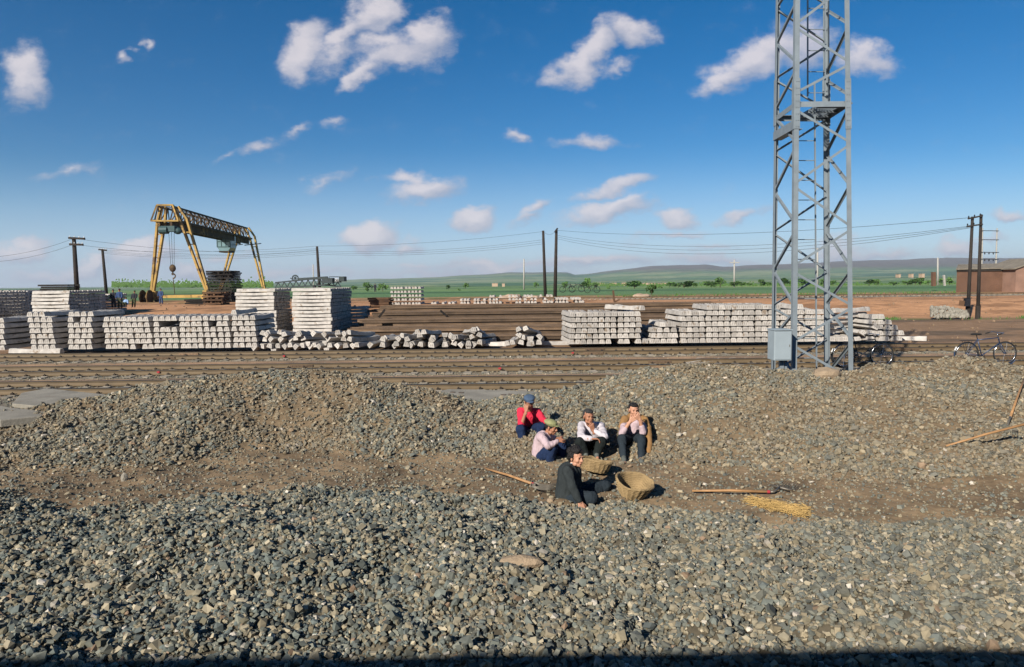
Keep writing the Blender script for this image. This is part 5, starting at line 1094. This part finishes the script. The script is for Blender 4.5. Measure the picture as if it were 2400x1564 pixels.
def person(label, J, face, s=1.0, skin='skin', shirt='whiteshirt', tr='slate', sleeves=('long', 'long'), hair=None, headup=Vector((0,0,1)), hands=(), torso_r=1.0, squint=1.0, collar=None, slim=1.0):
    pel, ch, nk, hd = (Vector(J[k]) for k in ('pelvis', 'chest', 'neck', 'head')); base_ = Vector((pel.x, pel.y, min(J['ankR'].z, J['ankL'].z)))
    t = empty('person', base_, label, 'person', 'railway workers resting by the ballast heap')
    hf, Mx = head_frame(hd, face, headup, s)
    # body: one continuous mesh
    mb = MB(); add_head(mb, hf, Mx, s); mb.cap(nk-Vector((0, 0, .03)), .058*s, hf(0, -.02, -.05), .05*s)
    mb.cap(pel, .115*s, ch, .115*s); mb.cap(J['shR'], .05*s, J['shL'], .05*s)
    for a in 'RL':
        sh, el, wr, hp, kn, an, to = (Vector(J[k+a]) for k in ('sh', 'el', 'wr', 'hip', 'kn', 'ank', 'toe'))
        mb.cap(sh, .048*s, el, .036*s); mb.cap(el, .036*s, wr, .025*s); mb.cap(hp, .075*s, kn, .052*s); mb.cap(kn, .050*s, an, .034*s); mb.cap(an, .032*s, to, .026*s)
        mb.cap(sh, .05*s, ch, .09*s); mb.cap(hp, .08*s, pel, .10*s)
    for (w_, d, pn, c_, th) in hands: mb.cap(Vector(w_)-Vector(d).normalized()*.05, .025*s, w_, .024*s); hand(mb, w_, d, pn, s, c_, th)
    body = part(remesh(mb, .0046, 2, name='body'), 'body', skin, t); face_bits(hf, Mx, s, t, squint)
    # shirt or jacket
    mb = MB(); R_ = torso_r; sd = (Vector(J['shL'])-Vector(J['shR'])).normalized()
    mb.cap(pel+Vector((0, 0, .02)), .145*s*R_, ch, .135*s*R_); 
    for k in (-1, 1): mb.cap(pel+sd*.05*k*s, .125*s*R_, ch+sd*.075*k*s, .115*s*R_)
    for a in 'RL':
        sh, el, wr = (Vector(J[k+a]) for k in ('sh', 'el', 'wr')); mb.cap(ch, .12*s, sh, .068*s); mb.cap(sh, .066*s, el, .056*s); mb.cap(nk-Vector((0, 0, .03)), .07*s, sh, .058*s)
        sl = sleeves[0 if a == 'R' else 1]; f_ = 0.88 if sl == 'long' else (0.42 if sl == 'mid' else 0.05); e2 = el.lerp(wr, f_); mb.cap(el, .054*s, e2, .040*s)
    sh_o = part(remesh(mb, .008, 2, .014, 12, name='shirt'), 'jacket' if 'jacket' in shirt else 'shirt', shirt, t)
    if collar:
        mb = MB(); fd = Vector(face).normalized(); cfr = nk+Vector((0, 0, .0)); mb.torus(cfr+Vector((0, 0, .022)), .066*s, .014*s, (Vector((0, 0, 1))-fd*.35), 20, 7, 0, 2*math.pi, sq=1.5); mb.build('collar', collar, sh_o, smooth=True)
    mb = MB()
    for a in 'RL':
        hp, kn, an = (Vector(J[k+a]) for k in ('hip', 'kn', 'ank')); mb.cap(pel-Vector((0, 0, .02)), .140*s, hp, .115*s); mb.cap(hp, .112*s, kn, .080*s*slim); mb.cap(kn, .078*s*slim, kn.lerp(an, .92), .062*s*slim)
    part(remesh(mb, .008, 2, .013, 12, name='trousers'), 'trousers', tr, t)
    for a in 'RL':
        an, to = Vector(J['ank'+a]), Vector(J['toe'+a]); d = (to-an); d.z = 0; d.normalize(); g = Vector((to.x, to.y, to.z)); mb = MB(); mb.cap(g-d*.19*s+Vector((0, 0, .01)), .040*s, g-d*.03*s, .036*s); mb.cap(g-d*.16*s+Vector((0, 0, .035)), .042*s, g-d*.08*s+Vector((0, 0, .02)), .038*s); part(remesh(mb, .007, 2, name='shoe'), 'shoe', 'shoe', t)
    if hair:
        kind, m_ = hair; mb = MB(); E = lambda p, r: mb.ell(hf(*p), tuple(k*s for k in r), Mx, 16)
        if kind == 'short':
            E((0, -.030, .046), (.079, .080, .076)); E((0, -.055, .0), (.076, .055, .07)); E((0, .006, .084), (.062, .070, .036)); E((.01, .040, .086), (.044, .034, .020))

        if kind == 'bushy':
            E((0, -.036, .058), (.086, .090, .082)); E((0, -.060, .0), (.082, .062, .08)); E((.01, .004, .096), (.068, .070, .040)); E((-.02, -.03, .120), (.055, .055, .035)); E((.05, -.06, .08), (.05, .04, .05)); E((-.03, .052, .088), (.034, .024, .018)); E((.035, .048, .080), (.020, .022, .016))
            for k in (-1, 1): E((.070*k, -.025, .03), (.026, .045, .05))
        if kind == 'cap':
            E((0, -.02, .030), (.080, .094, .075)); 
            part(remesh(mb, .006, 2, .004, 40, name='hair'), 'hair', m_[0], t); mb = MB(); E((0, -.022, .078), (.100, .112, .050)); E((0, -.01, .060), (.088, .100, .045)); cp_ = part(remesh(mb, .006, 3, .003, 20, name='cap'), 'cap', m_[1], t)
            mb = MB(); E((0, .090, .058), (.066, .052, .008)); part(remesh(mb, .005, 1, name='brim'), 'brim', m_[1], cp_)
        else: part(remesh(mb, .005, 1, .010, 75, name='hair'), 'hair', m_, t)
    return t
def Z3(x, y, D): return P(1190+x/7.755, 910+y/7.755, D)
def Z4(x, y, D): return P(1340+x/8.618, 930+y/8.618, D)
def Z5(x, y, D): return P(1280+x/7.753, 1020+y/7.753, D)
# man in red, elbow on knee, hand at his cheek
J = dict(head=Z3(392, 262, 11.45), neck=Z3(388, 395, 11.58), chest=Z3(385, 490, 11.62), pelvis=Z3(370, 760, 11.75), shR=Z3(240, 420, 11.6), shL=Z3(535, 425, 11.6), elR=Z3(255, 665, 11.3), wrR=Z3(330, 430, 11.28), elL=Z3(640, 570, 11.35), wrL=Z3(750, 640, 11.05),
    hipR=Z3(310, 800, 11.7), hipL=Z3(440, 800, 11.7), knR=Z3(235, 745, 11.15), knL=Z3(610, 705, 11.2), ankR=Z3(290, 1050, 11.15), ankL=Z3(560, 1010, 11.25), toeR=Z3(320, 1110, 10.98), toeL=Z3(600, 1070, 11.05))
person('man in bright red jersey and blue cap sitting with one hand to his cheek', J, (.12, -1, -.28), .98, 'skin2', 'redshirt', 'bluejeans', ('short', 'long'), ('cap', ('hair', 'bluecap')), hands=((Z3(335, 415, 11.28), (.05, .1, 1), (.5, .8, 0), .35, 1), (Z3(750, 640, 11.05), (.6, -.5, -.5), (0, 0, -1), .5, 1)), squint=.7)
# man with green cap, arms round his knees, looking right
J = dict(head=Z3(788, 715, 10.45), neck=Z3(700, 850, 10.5), chest=Z3(640, 930, 10.5), pelvis=Z3(600, 1200, 10.5), shR=Z3(610, 880, 10.32), shL=Z3(780, 880, 10.72), elR=Z3(735, 1050, 10.15), wrR=Z3(905, 960, 10.22), elL=Z3(930, 1010, 10.75), wrL=Z3(965, 905, 10.45),
    hipR=Z3(640, 1230, 10.38), hipL=Z3(640, 1230, 10.62), knR=Z3(815, 1085, 10.25), knL=Z3(990, 1060, 10.6), ankR=Z3(760, 1370, 10.28), ankL=Z3(960, 1330, 10.55), toeR=Z3(860, 1455, 10.1), toeL=Z3(1010, 1410, 10.35))
person('man in pale pink shirt and green cap hugging his knees, looking right', J, (.86, -.50, -.22), .98, 'skin2', 'pinkshirt', 'bluejeans', ('long', 'mid'), ('cap', ('hair', 'greencap')), hands=((Z3(905, 955, 10.22), (.85, .4, .25), (0, .5, -1), .6, -1), (Z3(965, 900, 10.45), (-.4, -.9, .1), (0, .3, -1), .6, 1)), collar='pinkshirt', squint=.7)
# older man in white shirt, forearms on knees
J = dict(head=Z4(342, 405, 10.75), neck=Z4(372, 560, 10.9), chest=Z4(390, 650, 10.95), pelvis=Z4(390, 960, 11.05), shR=Z4(205, 590, 10.92), shL=Z4(575, 590, 10.92), elR=Z4(190, 820, 10.5), wrR=Z4(400, 850, 10.4), elL=Z4(660, 810, 10.5), wrL=Z4(450, 690, 10.62),
    hipR=Z4(320, 1000, 11.0), hipL=Z4(470, 1000, 11.0), knR=Z4(165, 920, 10.45), knL=Z4(600, 905, 10.45), ankR=Z4(280, 1180, 10.45), ankL=Z4(500, 1180, 10.45), toeR=Z4(300, 1240, 10.3), toeL=Z4(520, 1240, 10.3))
person('older greying man in open white shirt squatting with arms folded on his knees', J, (.28, -1, -.02), 1.0, 'skin2', 'whiteshirt', 'blacktr', ('long', 'long'), ('short', 'hairgrey'), hands=((Z4(405, 850, 10.4), (1, -.05, -.02), (0, -.2, -1), .6, 1), (Z4(430, 680, 10.6), (-.35, -.1, 1), (-.4, .9, 0), .9, -1)), collar='whiteshirt', squint=.7)
# man with brown jacket over his shoulders, hands at his mouth
J = dict(head=Z4(1255, 275, 11.0), neck=Z4(1262, 430, 11.12), chest=Z4(1270, 530, 11.15), pelvis=Z4(1250, 850, 11.2), shR=Z4(1100, 500, 11.15), shL=Z4(1430, 500, 11.15), elR=Z4(1015, 740, 10.75), wrR=Z4(1180, 510, 10.72), elL=Z4(1440, 720, 10.75), wrL=Z4(1375, 470, 10.72),
    hipR=Z4(1180, 880, 11.15), hipL=Z4(1330, 880, 11.15), knR=Z4(1010, 850, 10.62), knL=Z4(1405, 850, 10.62), ankR=Z4(1045, 1225, 10.4), ankL=Z4(1400, 1250, 10.4), toeR=Z4(1065, 1340, 10.15), toeL=Z4(1425, 1385, 10.12))
t4 = person('man with brown jacket draped over his shoulders, both hands raised to his mouth', J, (.10, -1, -.05), 1.0, 'skin', 'pinkshirt', 'slate', ('mid', 'mid'), ('short', 'hair'), hands=((Z4(1185, 500, 10.72), (.55, -.1, .55), (.2, .9, 0), .8, 1), (Z4(1370, 460, 10.72), (-.5, -.15, .6), (-.2, .9, 0), .8, -1)), collar='redshirt', slim=.85, squint=.8)
mb = MB()
for k in range(9):
    a = k/8; c0 = Z4(1060+380*a, 470-30*math.sin(math.pi*a), 11.24+.05*math.sin(math.pi*a)); c1 = Z4(1020+430*a, 900, 11.42); mb.cap(c0, .058, c1, .06)
mb.cap(Z4(1080, 450, 11.05), .062, Z4(1005, 620, 10.98), .048); mb.cap(Z4(1190, 400, 11.1), .05, Z4(1075, 470, 11.05), .062)
mb.cap(Z4(1470, 470, 11.05), .068, Z4(1535, 640, 10.95), .058); mb.cap(Z4(1335, 405, 11.1), .05, Z4(1460, 465, 11.05), .066)
mb.cap(Z4(1535, 620, 10.95), .056, Z4(1568, 900, 10.68), .046); mb.cap(Z4(1568, 900, 10.68), .046, Z4(1556, 1110, 10.55), .044)
part(remesh(mb, .009, 3, .010, 12, name='draped_jacket'), 'draped_jacket', 'brownjacket', t4)
# young man in charcoal jacket sitting on the ground in front
J = dict(head=Z5(548, 410, 8.55), neck=Z5(455, 560, 8.6), chest=Z5(430, 690, 8.62), pelvis=Z5(400, 1130, 8.6), shR=Z5(390, 650, 8.42), shL=Z5(500, 640, 8.85), elR=Z5(475, 960, 8.30), wrR=Z5(615, 1215, 8.22), elL=Z5(600, 950, 8.95), wrL=Z5(740, 900, 9.05),
    hipR=Z5(450, 1150, 8.5), hipL=Z5(450, 1140, 8.75), knR=Z5(835, 1145, 8.35), knL=Z5(1085, 935, 8.95), ankR=Z5(700, 1210, 8.75), ankL=Z5(1190, 1010, 9.15), toeR=Z5(740, 1190, 8.95), toeL=Z5(1230, 960, 9.3))
t5 = person('young bushy-haired man in charcoal jacket sitting in front with one hand on the stones', J, (.62, -.76, -.06), 1.0, 'skin', 'jacket', 'slate', ('long', 'long'), ('bushy', 'hair'), hands=((Z5(620, 1225, 8.22), (.30, -.15, -1), (-.2, 1, 0), .15, 1),), torso_r=1.12, collar='white', squint=.8)

# workers far off in the yard
def small(px, py_top, py_bot, D, label, top, bot, crouch=False, lean=0, dirx=0):
    foot = P(px, py_bot, D); h_ = (py_bot-py_top)/F*D; k = h_/1.7 if not crouch else h_/1.05; t = empty('person', foot, label, 'person', 'yard workers in the distance'); X = lambda a, b, c: foot+Vector((a*k+lean*c*.1, b*k, c*k))
    mb = MB()
    if not crouch: hdp, nk, pl, kn, an = 1.60, 1.42, .92, .48, .06
    else: hdp, nk, pl, kn, an = .95, .78, .30, .45, .05
    fy = -.35 if crouch else 0
    mb.ell(X(0, 0, hdp), (.09*k, .10*k, .12*k)); mb.cap(X(0, 0, nk), .06*k, X(0, 0, hdp-.08), .05*k); mb.cap(X(0, .02, pl), .12*k, X(0, .02, nk-.15), .13*k)
    for s_ in (-1, 1): mb.cap(X(.1*s_, 0, pl), .08*k, X(.12*s_, fy, kn), .06*k); mb.cap(X(.12*s_, fy, kn), .055*k, X(.13*s_, fy*.6, an), .04*k); mb.cap(X(.2*s_, 0, nk-.08), .05*k, X(.26*s_, -.05, nk-.38), .04*k); mb.cap(X(.26*s_, -.05, nk-.38), .04*k, X(.2*s_, -.22, nk-.55), .035*k); mb.cap(X(.2*s_, -.22, nk-.55), .035*k, X(.19*s_, -.28, nk-.6), .03*k); mb.cap(X(.13*s_, fy*.6, .04), .04*k, X(.14*s_, fy*.6-.14, .03), .035*k)
    part(remesh(mb, .03, 1, name='body'), 'body', 'skin2', t)
    mb = MB(); mb.cap(X(0, .02, pl), .16*k, X(0, .02, nk-.12), .165*k)
    for s_ in (-1, 1): mb.cap(X(0, 0, nk-.1), .12*k, X(.2*s_, 0, nk-.1), .085*k); mb.cap(X(.2*s_, 0, nk-.08), .085*k, X(.26*s_, -.05, nk-.38), .07*k); mb.cap(X(.26*s_, -.05, nk-.38), .07*k, X(.2*s_, -.2, nk-.54), .055*k)
    part(remesh(mb, .03, 1, name='jacket'), 'jacket', top, t)
    mb = MB()
    for s_ in (-1, 1): mb.cap(X(.05*s_, 0, pl), .14*k, X(.12*s_, fy, kn), .09*k); mb.cap(X(.12*s_, fy, kn), .09*k, X(.13*s_, fy*.6, an+.04), .075*k)
    part(remesh(mb, .03, 1, name='trousers'), 'trousers', bot, t); mb = MB(); mb.ell(X(0, .01, hdp+.04), (.105*k, .115*k, .10*k)); part(remesh(mb, .03, 1, name='hair'), 'hair', 'hair', t)
small(267, 679, 722, 60, 'dark clothed worker standing at the left of the far group', 'workdark', 'workdark')
small(282, 677.5, 723, 60, 'tall worker in dark blue jacket standing in the far group', 'workblue', 'workgreen')
small(296, 697, 719, 60, 'worker in pale blue crouching in the far group', 'palecloth', 'workgreen', True)
small(313, 682, 721, 60.5, 'dark worker bending at the right of the far group', 'workdark', 'workgreen', lean=1)
small(378, 677, 713, 75, 'lone worker standing beside the left crane leg', 'workblue', 'workblue')
small(879.5, 665, 685, 120, 'tiny figure walking in the field left of the far white stack', 'workdark', 'workdark')

# ------------------------------------------------------------------ the air over the plain
mb = MB(); mb.box((0, 3400, 80), (13000, 7600, 200)); me = mb.mesh('haze', [MT['wire']]); hm = bpy.data.materials.new('haze_air'); hm.use_nodes = True; nt = hm.node_tree; nt.nodes.clear()
ho = nt.nodes.new('ShaderNodeOutputMaterial'); pv = nt.nodes.new('ShaderNodeVolumePrincipled'); pv.inputs['Density'].default_value = 0.00011; pv.inputs['Color'].default_value = (.75, .85, 1, 1); pv.inputs['Anisotropy'].default_value = .2; nt.links.new(pv.outputs[0], ho.inputs['Volume'])
me.materials.clear(); me.materials.append(hm); o = bpy.data.objects.new('haze', me); C.objects.link(o); tag(o, 'thin bluish air that softens the far hills', None, None, 'stuff')

# small things in the yard
for k, (px, py, D, lb) in enumerate([(370, 858, 22.15, 'left one on the middle track'), (1171, 849, 22.15, 'right one on the middle track'), (1342, 815, 26.75, 'beside the three-stack block on the farthest track'), (665, 826, 26.75, 'below the last left stack on the farthest track')]):
    q_ = P(px, py, D); q_.z = -.06; m_ = MB(); m_.box(q_, (.09, .012, .05), Matrix.Rotation(.06*k, 3, 'Y')); m_.box(q_+Vector((.02, -.004, .03)), (.05, .012, .02)); world_thing(m_, 'red_paint_tag', 'redband', 'small red marker on the rail web, '+lb, 'marker')
for k, (px, py, D, sx, sz, lb) in enumerate([(1198, 684, 82, 1.6, .65, 'low mound of orange earth right of the far white stack'), (1505, 686, 84, 1.3, .5, 'orange earth mound right of the dark pole pair'), (1250, 686, 86, 1.0, .4, 'small earth mound just left of the dark pole pair')]):
    q_ = P(px, py, D); bm = bmesh.new(); bmesh.ops.create_icosphere(bm, subdivisions=3, radius=1)
    for v in bm.verts: v.co *= 1+.3*mnoise.noise(v.co*1.8+Vector((k*9, 0, 0)))+.08*mnoise.noise(v.co*6); v.co = Vector((v.co.x*sx, v.co.y*sx, v.co.z*sz))
    me = bpy.data.meshes.new('earth_mound'); bm.to_mesh(me); bm.free(); me.materials.append(MT['palemud']); o = bpy.data.objects.new('earth_mound', me); C.objects.link(o); o.location = (q_.x, D, HH(q_.x, D)); tag(o, lb, 'mound')
mb = MB(); rr = random.Random(9)
for _ in range(300):
    D_ = rr.uniform(31, 78); px = rr.choice((rr.uniform(300, 860), rr.uniform(1500, 2400), rr.uniform(1900, 2400))); x_ = Xp(px, D_); s_ = rr.uniform(.02, .07)*(1+D_/70); z_ = HH(x_, D_); mb.add([Vector((x_, D_, z_+s_*.3))+Vector(v)*s_ for v in (ICV*(1+rng.uniform(-.3, .3, (12, 1)))*rng.uniform(.5, 1.3, (1, 3))).tolist()], ICF.tolist())
MT['clod'] = mat('earth_clod', (0.20, 0.135, 0.085), var=.3); me = mb.mesh('yard_debris', [MT['clod']]); o = bpy.data.objects.new('yard_debris', me); C.objects.link(o); tag(o, 'clods and small rubble littering the bare ground of the storage yard', None, None, 'stuff')
mb = MB()
for _ in range(2600):
    D_ = rr.choice((rr.gauss(50.6, .5), rr.uniform(82, 96))); px = rr.uniform(1940, 2420) if D_ < 60 else rr.uniform(1400, 2240); x_ = Xp(px, D_)
    if mnoise.noise(Vector((x_*.35, D_*.2, 3))) < .02: continue
    z_ = HH(x_, D_); L = rr.uniform(.08, .26)*(1 if D_ < 60 else 1.6); a_ = rr.uniform(0, 6.28); w_ = L*.18; tp = Vector((x_+L*.4*math.cos(a_), D_+L*.4*math.sin(a_), z_+L)); mb.add([(x_-w_, D_, z_-.02), (x_+w_, D_, z_-.02), tp], [(0, 1, 2)])
me = mb.mesh('grass_tufts', [MT['leaf']]); o = bpy.data.objects.new('grass_tufts', me); C.objects.link(o); tag(o, 'sparse green grass tufts on the orange bank at right', None, None, 'stuff')
